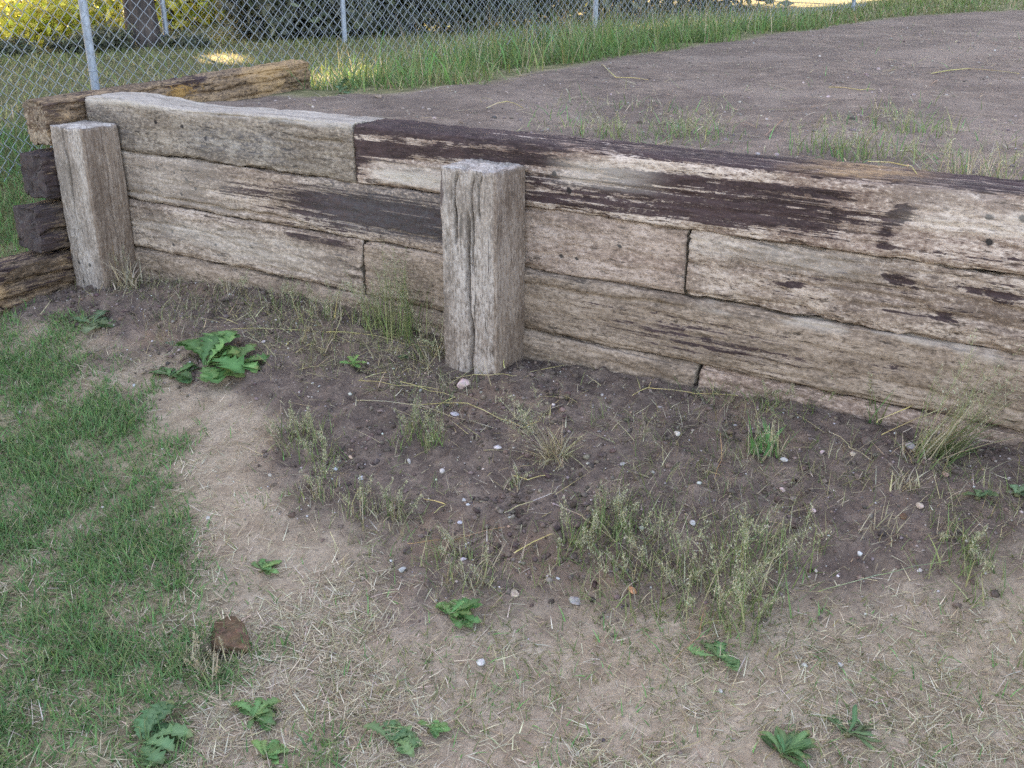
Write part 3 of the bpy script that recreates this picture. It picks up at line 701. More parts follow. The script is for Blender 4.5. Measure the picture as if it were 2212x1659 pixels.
def bush(p, rad, n, size, cols, label, group, name='shrub', nc=60, lm=None):
    z = float(H(p[0], p[1]))
    e = add(name, None, loc=(p[0], p[1], z)); tag(e, label, 'shrub', group)
    v, f, co = leaf_cloud((0, 0, rad[2]*.92), rad, n, size, cols, nc, .2, .35); v[:, 2] = np.maximum(v[:, 2], .01)
    me = mesh_np('foliage', v, f, co); me.materials.append(lm or M_TREELEAF); add('foliage', me, parent=e)
    ps, rs = [], []
    for k in range(6):
        a = k*1.05; ps.append(np.array([(math.cos(a)*rad[0]*.7*t**1.3, math.sin(a)*rad[1]*.7*t**1.3, -.1+rad[2]*1.5*t) for t in (0, .35, .7, 1)])); rs.append([.035, .028, .018, .006])
    v, f = tubes(ps, rs, 6); me = mesh_np('stems', v, f, smooth=True); me.materials.append(M_BARK); add('stems', me, parent=e)
SHR = [(.115, .13, .085), (.15, .165, .105), (.095, .105, .08), (.20, .20, .13)]
for k, (px, py, r_, h_) in enumerate(((615, 92, .6, .75), (655, 88, .8, .85), (765, 82, .9, .9), (880, 78, .9, .95), (985, 70, 1.0, 1.0), (1090, 60, 1.2, 1.1), (1210, 46, 1.5, 1.2), (1350, 34, 1.9, 1.5), (1500, 24, 2.4, 1.8))):
    lab = ('grey-green shrub left in the dark row behind the far fence', 'dark shrub just left of the far fence post', 'dark shrub right behind the far fence post', 'dark shrub right of the far fence post',
           'shrub left of the right near-fence post in the dim row', 'dim shrub second left of the right near-fence post', 'dim shrub just left of the right near-fence post', 'dim shrub just right of the right near-fence post', 'farthest shrub at the right end of the dim row')[k]
    b_ = at(px, py); d_ = (b_-CAM)[:2]; d_ /= np.linalg.norm(d_)
    bush(b_[:2]+d_*r_*.9, (r_*1.15, r_*1.15, h_*1.1), 7000, .05+.025*r_, SHR, lab, 'dark shrubs behind the far fence')
for k, (px, py, r_, h_, lab) in enumerate(((15, 118, .3, .06, 'low dark bush at the left edge below the bright leaves'), (170, 113, .3, .08, 'low dark bush between the thin trunks and the near fence post'), (235, 110, .3, .12, 'low dark bush left of the thick trunk'), (400, 104, .3, .05, 'low bush right of the thick trunk below the bright leaves'))):
    bush(at(px, py), (r_, r_, h_), 1200, .03, SHR, lab, 'low bushes among the trunks')
SUNNY = [(.62, .62, .12), (.72, .68, .16), (.78, .72, .24), (.48, .54, .09)]
for k, (px, D, r_, h_) in enumerate(((5, 16.5, 1.0, .55), (145, 17.5, .9, .6), (215, 18.5, .9, .6), (385, 16.5, .9, .6), (455, 17.2, .9, .55), (95, 20, 1.6, 1.1), (310, 20.5, 1.7, 1.1), (560, 21, 1.7, 1.0))):
    lab = ('sunlit yellow bush at the left edge of the picture', 'sunlit yellow bush right of the thin trunks', 'sunlit yellow bush behind the near fence post', 'bright yellow bush right of the thick trunk', 'bright bush left of the grey shrubs',
           'tall sunlit bush behind the two slim trunks', 'tall sunlit bush behind the thick trunk', 'sunlit bush showing through behind the grey shrubs')[k]
    bush(D_at(px, 60, D), (r_, r_, h_), 1300, .085, SUNNY, lab, 'sunlit bushes far behind', 'sunlit_bush', lm=M_GLOW)

# ------------------------------------------------------------------ grass (uncountable: one object per kind)
def stuff(name, parts, mat, label):
    v, f, c = join(parts) if isinstance(parts, list) else parts
    me = mesh_np(name, v, f, c); me.materials.append(mat)
    return tag(add(name, me), label, 'grass', kind='stuff')
GREEN = [(.10, .25, .075), (.14, .31, .10), (.08, .205, .07), (.165, .29, .105), (.12, .235, .10)]
OLIVE = [(.15, .17, .065), (.19, .19, .085), (.125, .155, .055), (.25, .215, .11), (.11, .15, .055)]
DRY = [(.40, .34, .22), (.33, .27, .17), (.46, .40, .29), (.28, .225, .14), (.38, .33, .24)]
PALE = [(.48, .41, .30), (.42, .35, .25), (.36, .29, .20), (.56, .49, .38), (.30, .24, .16)]
def blade_set(P, Ln, wd, lean, curl, cols, segs=2, tips=None, z0=-.004, yaw=None):
    n = len(P)
    if n == 0: return np.zeros((0, 3)), np.zeros((0, 4), int), np.zeros((0, 3))
    P = P+np.array([0, 0, z0]); y = rng.uniform(0, 2*math.pi, n) if yaw is None else yaw
    c = pal(cols, n); tcx = None if tips is None else pal(tips, n)
    return blades(P, y, rng.uniform(*Ln, n), rng.uniform(*wd, n), rng.uniform(*lean, n), rng.uniform(*curl, n), c, segs, tcx)
lawnd = lambda x, y: m_lawn(x, y)*(.26+.74*sstep(.38, .60, fbm(x*7, y*7, seed=60)))*(~in_wall(x, y))
LP = scatter(330000, -5.0, -.9, -2.6, .0, lawnd)
stuff('lawn_grass', [blade_set(LP, (.02, .058), (.0024, .0052), (.1, 1.25), (.2, 1.0), GREEN, 2, [(.10, .17, .06), (.08, .15, .05), (.2, .2, .09)]),
                     blade_set(LP[::11], (.03, .06), (.0018, .0034), (.7, 1.4), (.1, .5), DRY, 2)], M_GRASS, 'short green lawn in the lower left corner')
# thin mixed grass on the bare dirt
bare = lambda x, y: (1-m_soil(x, y))*(1-m_lawn(x, y)*.8)*(.12+.88*sstep(.42, .62, fbm(x*4.2, y*4.2, seed=61)))*(.45+.55*sstep(-2.4, -1.2, x))*(y < -.15)
BP = scatter(120000, -4.6, .9, -2.6, -.1, bare)
k = rng.random(len(BP)) < .5
stuff('sparse_turf', [blade_set(BP[k], (.018, .05), (.0016, .0036), (.2, 1.2), (.2, .9), OLIVE+GREEN[:2], 2), blade_set(BP[~k], (.02, .06), (.0014, .003), (.6, 1.45), (.1, .5), DRY, 2)], M_GRASS, 'thin half-dry grass scattered over the bare dirt')
# flat dry clippings
clip = lambda x, y: (1-.88*m_soil(x, y))*(1-.75*m_lawn(x, y))*(.16+.84*sstep(.40, .60, fbm(x*3.6, y*3.6, seed=62)))*(.22+.78*sstep(-.75, -1.15, y-.25*(x+1)))*(y < -.03)
SPN = scatter(240000, -4.6, .9, -2.6, -.03, clip)
SPN = SPN[~in_wall(SPN[:, 0], SPN[:, 1])]
stuff('dry_grass_clippings', [blade_set(SPN, (.012, .06), (.0012, .0028), (1.15, 1.56), (-.3, .5), PALE+DRY, 2, z0=.003)], M_STRAW, 'pale dry grass clippings littering the dirt')
# soil weeds: fine wisps along the wall foot and through the dug soil
wis = lambda x, y: m_soil(x, y)*(.05+sstep(.50, .64, fbm(x*3.4, y*3.4, seed=63))*.9+.5*sstep(-2.0, -2.3, x)*sstep(-.4, -.1, y))*(y < -.02)
WP = scatter(60000, -4.1, .9, -1.8, -.02, wis); WP = WP[~in_wall(WP[:, 0], WP[:, 1], .01)]
k = rng.random(len(WP)) < .45
stuff('soil_wisps', [blade_set(WP[k], (.025, .085), (.0011, .0024), (.1, 1.2), (.2, 1.1), OLIVE, 3), blade_set(WP[~k], (.02, .075), (.0010, .0022), (.3, 1.5), (.1, .9), DRY, 3)], M_GRASS, 'fine wispy weeds sprouting from the dark soil')
W1 = poly([(560, 890), (740, 930), (960, 1130), (1060, 1260), (950, 1295), (800, 1160), (610, 1060)]); W2 = poly([(1120, 1130), (1430, 1060), (1760, 1170), (1780, 1380), (1500, 1430), (1220, 1300)]); W3 = poly([(1900, 1060), (2212, 1040), (2212, 1330), (2000, 1300)])
ww_ = lambda x, y: np.maximum.reduce([sstep(-.08, .08, sdist(W, x, y)) for W in (W1, W2, W3)])*(.06+.94*sstep(.47, .62, fbm(x*8, y*8, seed=68)))
QP = scatter(26000, -3.6, .9, -1.9, -.1, ww_); k = rng.random(len(QP)) < .62
LGW = [(.15, .205, .075), (.19, .225, .09), (.26, .255, .125), (.12, .18, .065)]
stuff('edge_wisps', [blade_set(QP[k], (.025, .085), (.0012, .0028), (.1, 1.3), (.2, 1.0), LGW, 3), blade_set(QP[~k], (.02, .07), (.0010, .0022), (.4, 1.5), (.1, .7), DRY, 3)], M_GRASS, 'wispy half-green grass along the rim of the dark soil')
# tall strip along the fence
fdist = lambda x, y: (x-FA[0])*FU[1]-(y-FA[1])*FU[0]
strip = lambda x, y: (1-m_bed(x, y))*sstep(-.5, -.1, fdist(x, y))*sstep(.9, 1.9, y)*(.12+.88*sstep(.40, .58, fbm(x*2.6, y*2.6, seed=64)))*sstep(13, 9, y)*(x > -5)
TP = scatter(130000, -4.9, -1.2, 1.2, 13.0, strip)
TALLG = [(.10, .20, .055), (.135, .235, .07), (.08, .165, .05), (.21, .25, .085), (.125, .19, .07)]
near = sstep(2.2, 3.2, TP[:, 1]); k = rng.random(len(TP)) < .35+.65*near; TA, TB = TP[k], TP[~k]
TA2 = TA[rng.random(len(TA)) < .55]
fs = TA2[:, 1] > 6.2+rng.normal(0, .6, len(TA2)); TF = TA2[fs]; TA2 = TA2[~fs]; TF = TF[rng.random(len(TF)) < .7]
stuff('tall_grass', [blade_set(TF, (.05, .15), (.005, .010), (.1, 1.1), (.2, 1.3), TALLG+OLIVE+DRY[:2], 3), blade_set(TA2, (.08, .30), (.004, .009), (.0, .9), (.2, 1.6), TALLG, 3, OLIVE+GREEN), blade_set(TB, (.05, .14), (.003, .006), (.1, .9), (.2, 1.2), OLIVE+DRY[:2]+TALLG, 3),
                     blade_set(TA[TA[:, 1] < 6][::14], (.2, .40), (.0022, .004), (.0, .35), (.1, .6), OLIVE+DRY, 3)], M_GRASS, 'tall green grass growing along the chain link fence')
# field beyond the near fence
fld = lambda x, y: sstep(.15, -.1, fdist(x, y))*(.35+.65*sstep(.4, .6, fbm(x*1.1, y*1.1, seed=65)))*(np.hypot(x, y+2.6) < 19)
FP = scatter(190000, -17, -2.5, -1.2, 16, fld); FP = FP[(FP[:, 0] < -3.95) | (FP[:, 1] > 1.5)]
k = rng.random(len(FP)) < .66
FLD = [(.20, .23, .085), (.26, .255, .11), (.16, .21, .07), (.32, .285, .15)]
stuff('field_grass', [blade_set(FP[k], (.04, .10), (.005, .011), (.1, 1.0), (.2, 1.0), FLD, 2), blade_set(FP[~k], (.04, .11), (.004, .009), (.5, 1.4), (.1, .7), DRY+OLIVE, 2)], M_GRASS, 'olive and straw coloured grass of the field beyond the fence')
sd_ = lambda x, y: sstep(-3.85, -3.98, x)*sstep(-.9, -.4, y)*(.3+.7*sstep(.35, .6, fbm(x*4, y*4, seed=66)))
LP2 = scatter(36000, -5.8, -3.9, -1.0, 1.6, sd_); LP2 = LP2[~in_wall(LP2[:, 0], LP2[:, 1])]
stuff('side_grass', [blade_set(LP2, (.04, .11), (.0025, .005), (.1, 1.0), (.2, 1.0), GREEN+OLIVE, 3)], M_GRASS, 'green grass on the slope left of the stacked timber ends')
# sparse seedlings and needles on the terrace bed
BW1 = poly([(1150, 280), (1240, 215), (1400, 225), (1570, 225), (1610, 300), (1400, 318)]); BW2 = poly([(1640, 335), (1720, 265), (1990, 225), (2212, 330), (2212, 425), (1900, 385)])
def bw(x, y):
    a = np.maximum(sstep(-.12, .12, sdist(BW1, x, y)), sstep(-.15, .2, sdist(BW2, x, y)))
    return m_bed(x, y)*(.006+.75*a*(.15+.85*sstep(.45, .6, fbm(x*5, y*5, seed=67))))*(y > .22)
XP = scatter(95000, -3.6, 2.5, .24, 7, bw)
stuff('bed_weeds', [blade_set(XP[::2], (.03, .10), (.0018, .0038), (.2, 1.35), (.2, 1.0), OLIVE+GREEN, 3), blade_set(XP[1::2], (.03, .10), (.0014, .003), (.6, 1.5), (.1, .4), DRY, 3)], M_GRASS, 'sparse half-dry weeds along the top of the wall')
bn = lambda x, y: m_bed(x, y)*.5*(y > .22)
NP = scatter(4200, -3.6, 5, .25, 9, bn)
stuff('bed_needles', [blade_set(NP, (.04, .16), (.0026, .005), (1.45, 1.56), (-.05, .2), [(.36, .22, .12), (.46, .34, .19), (.46, .41, .29), (.52, .44, .24)], 2, z0=.006)], M_STRAW, 'brown pine needles and straw lying on the soil bed')

TNG = poly([(470, 690), (700, 670), (955, 720), (965, 810), (700, 800), (500, 770)]); TNG2 = poly([(770, 830), (1100, 820), (1270, 960), (1180, 1030), (1000, 950)])
tg = lambda x, y: (np.maximum(sstep(-.08, .08, sdist(TNG, x, y)), .35*sstep(-.1, .1, sdist(TNG2, x, y)))+.05*m_soil(x, y))*(.2+.8*sstep(.42, .6, fbm(x*7, y*7, seed=71)))*(y < -.03)
GP = scatter(17000, -3.9, .6, -1.7, -.03, tg); GP = GP[~in_wall(GP[:, 0], GP[:, 1], .02)]
stuff('soil_straw', [blade_set(GP, (.03, .14), (.0011, .0024), (1.05, 1.56), (-.2, .5), [(.52, .43, .20), (.46, .38, .20), (.40, .34, .20), (.55, .48, .28)], 4, z0=.004)], M_STRAW, 'tangled yellow straw strewn over the dark soil near the wall')
# gravel and crumbs
ICO_V = np.array([(0, 0, 1), (.894, 0, .447), (.276, .851, .447), (-.724, .526, .447), (-.724, -.526, .447), (.276, -.851, .447), (.724, .526, -.447), (-.276, .851, -.447), (-.894, 0, -.447), (-.276, -.851, -.447), (.724, -.526, -.447), (0, 0, -1)])
ICO_F = np.array([(0,1,2),(0,2,3),(0,3,4),(0,4,5),(0,5,1),(1,6,2),(2,7,3),(3,8,4),(4,9,5),(5,10,1),(6,7,2),(7,8,3),(8,9,4),(9,10,5),(10,6,1),(11,7,6),(11,8,7),(11,9,8),(11,10,9),(11,6,10)])
def pebbles(P, r, col, flat=.7, sink=.3):
    n = len(P); s = rng.uniform(.7, 1.3, (n, 1, 3)); s[:, :, 2] *= flat
    a = rng.uniform(0, 6.28, n); ca, sa = np.cos(a)[:, None], np.sin(a)[:, None]
    v = ICO_V[None]*(1+rng.normal(0, .22, (n, 12, 1)))*s*r[:, None, None]
    v = np.stack([v[..., 0]*ca-v[..., 1]*sa, v[..., 0]*sa+v[..., 1]*ca, v[..., 2]], -1)
    v = v+P[:, None]+np.array([0, 0, 1])*(r*flat*(1-sink*2))[:, None, None]
    F = (ICO_F[None]+(np.arange(n)*12)[:, None, None]).reshape(-1, 3)
    return v.reshape(-1, 3), F, np.repeat(col, 12, 0)
gp = scatter(11000, -4.0, .8, -1.9, -.02, lambda x, y: m_soil(x, y)*.8+.08); gp = gp[~in_wall(gp[:, 0], gp[:, 1])]
gq = scatter(9000, -3.6, 4, .22, 7, lambda x, y: m_bed(x, y)*.9)
GRV = [(.32, .27, .25), (.24, .19, .17), (.19, .15, .135), (.15, .115, .11), (.46, .42, .40), (.24, .17, .13), (.17, .13, .12)]
v, f, c = join([pebbles(gp, rng.gamma(1.6, .0009, len(gp))+.0010, pal(GRV, len(gp))), pebbles(gq, rng.gamma(1.8, .0013, len(gq))+.0014, pal(GRV[:4], len(gq)))])
me = mesh_np('gravel', v, f, c); me.materials.append(M_STONE); tag(add('gravel', me), 'fine grey and tan gravel mixed into the soil', 'gravel', kind='stuff')
cl = scatter(20000, -4.0, .8, -1.9, -.02, lambda x, y: m_soil(x, y)*(.12+.9*sstep(.5, .68, fbm(x*5, y*5, seed=70)))); cl = cl[~in_wall(cl[:, 0], cl[:, 1], .01)]
CLD = [(.115, .085, .072), (.145, .107, .09), (.095, .07, .06), (.18, .135, .11)]
v, f, c = pebbles(cl, np.minimum(rng.gamma(1.5, .0024, len(cl))+.0022, .010), pal(CLD, len(cl)), .75, .3)
me = mesh_np('soil_crumbs', v, f, c, smooth=True); me.materials.append(M_CLOD); tag(add('soil_crumbs', me), 'small dark crumbs and clods of dug soil', 'soil', kind='stuff')
# ------------------------------------------------------------------ single plants, stones and stalks
def gpt(px, py):
    p = at(px, py); p[2] = ground_z(p[0], p[1])[0]; return p
def rosette(px, py, R, n, label, up=.5, seed=0, wid=.26, cols=((.075, .175, .05), (.10, .21, .065), (.06, .15, .045)), name='dandelion_plant', teeth=True):
    p = gpt(px, py); e = add(name, None, loc=tuple(p)); tag(e, label, 'weed', 'leafy weeds')
    r_ = np.random.default_rng(seed+100)
    cme = mesh_np('crown', ICO_V*.008*np.array([1, 1, .6]), ICO_F, np.tile(np.array([[.12, .11, .05]]), (12, 1)), smooth=True); cme.materials.append(M_LEAF); add('crown', cme, parent=e, loc=(0, 0, .004))
    for k in range(n):
        L = R*r_.uniform(.55, 1.05); m = 22; t = np.linspace(0, 1, m)
        w = L*wid*np.sin(np.pi*np.clip(t, 0, 1)**1.25)**.8*(.25+.9*t)*.75+.0012
        if teeth: w = w*np.array([.62, .85, 1.2])[np.arange(m) % 3]*np.where(t > .75, 1.2, 1)*(1+.12*r_.normal(size=m))
        a0 = up*r_.uniform(.3, 1.2); cur = -r_.uniform(.6, 1.5)
        ang = a0+cur*t; dx = np.cumsum(np.cos(ang))*L/m; dz = np.cumsum(np.sin(ang))*L/m
        dz = np.maximum(dz, .003+.002*r_.random())
        back = np.array([0, -.1, -.3])[np.arange(m) % 3]*w
        rows = []
        fold = .25*w
        for s in (-1, 0, 1):
            rows.append(np.stack([dx+(back if s else 0), s*w+.06*L*np.sin(t*5+k)*(s != 9), dz+(fold if s else 0)+.1*w*np.sin(t*17+k)], 1))
        V = np.stack(rows, 1).reshape(-1, 3); F = grid_faces(m, 3)
        base = np.array(cols[int(r_.integers(len(cols)))])*r_.uniform(.7, 1.35)*np.array([r_.uniform(.9, 1.5), 1, 1]); col = np.tile(base, (len(V), 1)); col[1::3] = base*1.35+.02
        V = V+(fbm(V[:, 0]*90, V[:, 1]*90, k, 2, k)[:, None]-.5)*np.array([0, .1, .25])*R*.12
        col[-9:] = col[-9:]*(1-.5*r_.random())+np.array([.22, .17, .06])*.5*r_.random()
        me = mesh_np('leaf', V, F, col, smooth=True); me.materials.append(M_LEAF)
        add('leaf', me, parent=e, loc=(0, 0, .004), rot=(0, 0, k*2*math.pi/n*1.0+r_.uniform(-.35, .35)+(2.4 if k > n/2 else 0)))
    return e
rosette(445, 795, .20, 20, 'big upright dandelion with toothed leaves on the soil edge, largest of the weeds', .95, 1, .34)
rosette(515, 790, .13, 14, 'broad low dandelion crowding the big one from the right', .7, 21, .34)
rosette(370, 815, .13, 20, 'feathery low weed crowding the big dandelion from the left', .6, 15, .3, ((.05, .12, .04), (.065, .14, .05)))
rosette(195, 708, .13, 11, 'blue-green leafy weed below the leaning corner post', .6, 2, .34, ((.07, .13, .06), (.085, .15, .075)))
rosette(762, 800, .055, 8, 'small bright dandelion on the dark soil left of the tall post', 1.1, 3, .34, ((.08, .19, .05), (.10, .22, .06)))
rosette(868, 778, .03, 4, 'tiny two-leaved seedling close to the foot of the tall post', .9, 4, .5, ((.08, .14, .07),))
rosette(365, 745, .03, 4, 'tiny grey-green seedling above the big dandelion', .9, 5, .5, ((.09, .14, .09),))
rosette(975, 1335, .078, 30, 'dense dark green weed cushion below the soil patch, near the bottom middle', .8, 6, .24, ((.06, .155, .045), (.08, .18, .055)))
rosette(1545, 1430, .075, 12, 'flat star-shaped rosette on the dirt at lower right', .45, 7, .3, ((.075, .18, .065), (.095, .20, .075)))
rosette(545, 1555, .07, 24, 'small bushy green weed right of the lawn edge near the bottom', .8, 8, .24, ((.06, .14, .045), (.075, .17, .055)))
rosette(575, 1640, .05, 14, 'little green weed at the bottom edge under the bushy one', .7, 9, .26)
rosette(850, 1615, .07, 16, 'sprawling dandelion in the straw at the bottom edge', .6, 10, .26, ((.07, .155, .06), (.09, .18, .07)))
rosette(930, 1590, .05, 9, 'smaller dandelion touching the sprawling one on its right', .6, 11, .28)
rosette(310, 1600, .11, 15, 'large pale dandelion growing in the lawn at the lower left', .6, 12, .26, ((.07, .15, .06), (.09, .18, .075)))
rosette(1690, 1635, .07, 30, 'dark tufty weed at the bottom edge on the right', .9, 13, .14, ((.055, .13, .045), (.07, .155, .055)), teeth=False)
rosette(1830, 1590, .07, 14, 'spiky grassy rosette right of the dark tufty weed', .7, 14, .1, ((.06, .13, .05), (.08, .14, .06)), teeth=False)
rosette(565, 1240, .06, 12, 'small green weed on the bare dirt beside the lawn', .6, 16, .24)
rosette(2110, 1085, .05, 6, 'green seedling on dark soil near the right edge', .8, 17, .4, ((.07, .14, .06),))
rosette(2195, 1075, .04, 6, 'pale green seedling right at the picture edge', .8, 18, .45, ((.09, .16, .08),))
rosette(735, 205, .10, 7, 'broad-leaved weed standing at the end of the fallen brown timber', 1.3, 19, .3, ((.06, .13, .06),))

def tuft(px, py, label, n=26, h=.10, spread=.03, lean=.5, curl=.9, cols=None, wd=(.0008, .0018), pan=0, bias=None, name='grass_tuft', pcols=None, base=None):
    """a single clump: arching blades plus, where pan > 0, seed stalks carrying a haze of fine branchlets"""
    p = gpt(px, py); cols = cols or OLIVE+DRY
    n = int(n*1.5); wd = (wd[0]*2.1, wd[1]*2.1)
    B = np.zeros((n, 3)); B[:, :2] = np.clip(rng.normal(0, spread, (n, 2)), -1.5*spread, 1.5*spread)
    B[:, 2] = ground_z(p[0]+B[:, 0], p[1]+B[:, 1])-p[2]
    yaw = rng.uniform(0, 6.283, n) if bias is None else rng.normal(bias[0], bias[1], n)
    parts = [blades(B, yaw, rng.uniform(.45, 1.1, n)*h, rng.uniform(*wd, n), rng.uniform(.05, lean, n), rng.uniform(.1, curl, n), pal(cols, n), 4)]
    for k in range(pan):
        L = h*rng.uniform(.8, 1.5); a = rng.uniform(0, 6.283) if bias is None else rng.normal(bias[0], bias[1]); ln = rng.uniform(.02, lean*.8); cu = rng.uniform(.05, curl*.5)
        b0 = np.array([*np.clip(rng.normal(0, spread*.7, 2), -spread, spread), 0])
        parts.append(blades(b0[None], np.array([a]), np.array([L]), np.array([.002]), np.array([ln]), np.array([cu]), pal(cols, 1), 6))
        m = 34; t = rng.uniform(.42, 1.0, m); ang = ln+cu*t*.5
        Q = b0+np.stack([np.cos(a)*np.sin(ang)*L*t, np.sin(a)*np.sin(ang)*L*t, np.cos(ang)*L*t], 1)
        pl = L*.28*(1.15-t)
        parts.append(blades(Q, rng.uniform(0, 6.283, m), pl*rng.uniform(.6, 1.2, m), np.full(m, .0012), rng.uniform(.5, 1.2, m), rng.uniform(-.2, .5, m), pal(pcols or [(.30, .31, .17), (.38, .35, .22), (.25, .28, .14)], m), 2))
        # seeds at the branch tips
        e_ = Q+rng.normal(0, .35, (m, 3))*pl[:, None]
        parts.append(blades(e_, rng.uniform(0, 6.283, m), np.full(m, .006), np.full(m, .0028), rng.uniform(0, 3, m), np.zeros(m), pal(pcols or [(.42, .38, .26), (.34, .33, .21)], m), 2))
    v, f, c = join(parts)
    me = mesh_np(name, v, f, c); me.materials.append(M_GRASS)
    return tag(add(name, me, loc=tuple(p)), label, 'grass tuft', 'loose grass tufts')
LG = [(.15, .205, .075), (.19, .225, .09), (.26, .255, .125), (.12, .18, .065)]
tuft(865, 735, 'tall hazy seed grass rising against the wall left of the tall post', 46, .24, .045, .3, .5, LG, pan=16)
tuft(800, 715, 'wispy seed grass under the joint of the pale timbers', 34, .16, .04, .6, .9, LG, pan=9)
tuft(700, 690, 'low wispy grass at the wall foot between corner post and tall post', 40, .11, .05, .8, 1.0, LG+DRY, pan=8)
tuft(610, 665, 'fine grass at the wall foot below the pale timber', 34, .10, .05, .9, 1.0, LG+DRY, pan=7)
tuft(520, 640, 'short faded grass at the wall foot, a little right of the corner post', 26, .07, .045, .9, 1.0, DRY, pan=4)
tuft(285, 625, 'curly dry clump at the foot of the leaning corner post', 34, .16, .03, .9, 1.7, DRY, wd=(.0016, .003), pan=2)
tuft(935, 775, 'drooping grass clump against the left side of the tall post', 44, .14, .035, .9, 1.4, LG+DRY, pan=5)
tuft(640, 960, 'greenish wispy clump at the left rim of the dug soil', 44, .09, .05, .7, .8, LG, pan=9)
tuft(700, 1005, 'wispy clump on the soil rim, just below the greenish one', 36, .08, .04, .7, .8, LG, pan=7)
tuft(890, 950, 'fine upright tuft in the middle of the dark soil below the tall post', 36, .09, .04, .5, .7, LG, pan=7)
tuft(935, 970, 'small tuft right beside the fine upright one', 22, .08, .02, .5, .7, LG, pan=4)
tuft(690, 1085, 'yellowish tuft at the corner where dirt meets soil', 34, .07, .03, .7, .9, DRY+LG, pan=4)
tuft(785, 1110, 'yellowish tuft second along the lower soil edge', 38, .08, .035, .7, .9, DRY+LG, pan=5)
tuft(862, 1120, 'yellowish tuft third along the lower soil edge', 34, .08, .03, .7, .9, DRY+LG, pan=5)
tuft(960, 1200, 'low straw tuft above the white stone at the soil edge', 30, .06, .03, .9, 1.0, DRY+LG, pan=3)
tuft(1020, 1250, 'straw-coloured tuft at the lowest bulge of the soil', 36, .07, .035, .9, 1.0, DRY+LG, pan=4)
tuft(1200, 995, 'uprooted pale straw bunch lying on the dark soil', 60, .11, .02, 1.5, .6, DRY+[(.5, .44, .26)], wd=(.001, .0022), pan=0)
tuft(1190, 998, 'seed heads of the uprooted bunch trailing to the left', 16, .17, .01, 1.5, .15, DRY, pan=8, bias=(3.3, .12))
tuft(1110, 1050, 'tiny yellow tuft under the uprooted bunch', 22, .05, .015, .9, .8, DRY+LG, pan=2)
tuft(1250, 1185, 'soft green tuft right of the straw in the lower soil', 40, .09, .04, .7, .8, LG, pan=8)
tuft(1330, 1150, 'soft green tuft with a spray of seed stalks at the soil’s lower middle', 44, .10, .05, .7, .8, LG, pan=9)
tuft(1400, 1215, 'loose green tuft near the lower soil rim', 40, .09, .05, .8, .9, LG+DRY[:2], pan=7)
tuft(1330, 1265, 'half-dry tuft on the rim by the orange shard', 40, .07, .05, .9, .9, LG+DRY, pan=5)
tuft(1560, 1285, 'large bushy grass clump at lower right', 70, .13, .075, .9, .9, LG+DRY[:1], pan=9)
tuft(1650, 1245, 'bushy clump leaning right beside the largest one', 50, .13, .065, .9, .9, LG, pan=8)
tuft(1590, 1350, 'grey-green spray below the bushy clump', 46, .10, .04, .9, .9, LG, pan=9)
tuft(1470, 1290, 'thin half-dry clump left of the bushy one', 46, .08, .05, .9, .9, LG+DRY, pan=6)
tuft(1650, 985, 'upright green and yellow tuft on the soil below the right-hand wall', 36, .10, .025, .5, .6, GREEN[:3]+DRY[:1], wd=(.0014, .0028), pan=4)
tuft(1690, 880, 'low fine grass at the wall foot below the mud-splashed timber', 46, .06, .06, .9, .9, LG, pan=6)
tuft(1790, 880, 'little upright tuft touching the wall foot on the right', 26, .09, .02, .6, .6, LG+DRY[:1], pan=3)
tuft(1890, 905, 'forked green blades standing before the right-hand wall', 16, .12, .015, .5, .4, GREEN+LG, wd=(.0014, .0026), pan=1)
tuft(2010, 985, 'long grass bent over to the right along the wall foot', 64, .24, .035, 1.25, .35, LG+DRY, wd=(.001, .002), pan=12, bias=(.55, .22))
tuft(1990, 985, 'short tangled base of the bent grass by the wall', 44, .09, .045, 1.2, .7, DRY+LG, pan=2)
tuft(1955, 1060, 'straw tuft on the soil below the bent grass', 26, .06, .02, 1.2, .6, DRY, wd=(.0012, .0024))
tuft(2060, 1180, 'loose pale grass near the right edge of the soil', 36, .07, .04, 1.1, .7, DRY+LG, pan=3)
tuft(1890, 1150, 'small straw heap between the soil stones on the right', 30, .06, .03, 1.3, .5, DRY)
tuft(2090, 1245, 'grey-green tuft at the dirt edge on the far right', 50, .08, .05, .9, .9, LG, pan=6)
tuft(455, 1440, 'tan seed tuft at the lawn edge below the earth lump', 50, .07, .035, .8, .9, DRY, pan=8, pcols=[(.42, .35, .24), (.36, .30, .2)])
tuft(1335, 290, 'wispy tuft on the bed right behind the dark top timber', 40, .09, .085, .7, .8, LG, pan=7)
tuft(1480, 285, 'green tuft on the bed, second behind the dark top timber', 50, .09, .085, .7, .8, LG+GREEN[:1], pan=8)
tuft(1790, 325, 'loose green tuft in the middle of the bed weeds', 50, .09, .085, .8, .8, LG+GREEN[:1], pan=8)
tuft(1890, 335, 'yellow-green tuft among the bed weeds', 50, .09, .085, .8, .8, LG+OLIVE, pan=6)
tuft(1960, 285, 'round tuft farthest back among the bed weeds', 50, .09, .085, .8, 1.0, LG+GREEN[:1], pan=5)
tuft(2050, 375, 'straw-coloured tuft spilling over the top timber on the right', 46, .10, .05, 1.3, .6, DRY+LG, pan=2)
tuft(2140, 385, 'half-dry tuft at the right edge above the top timber', 46, .11, .05, 1.1, .7, LG+DRY, pan=4)

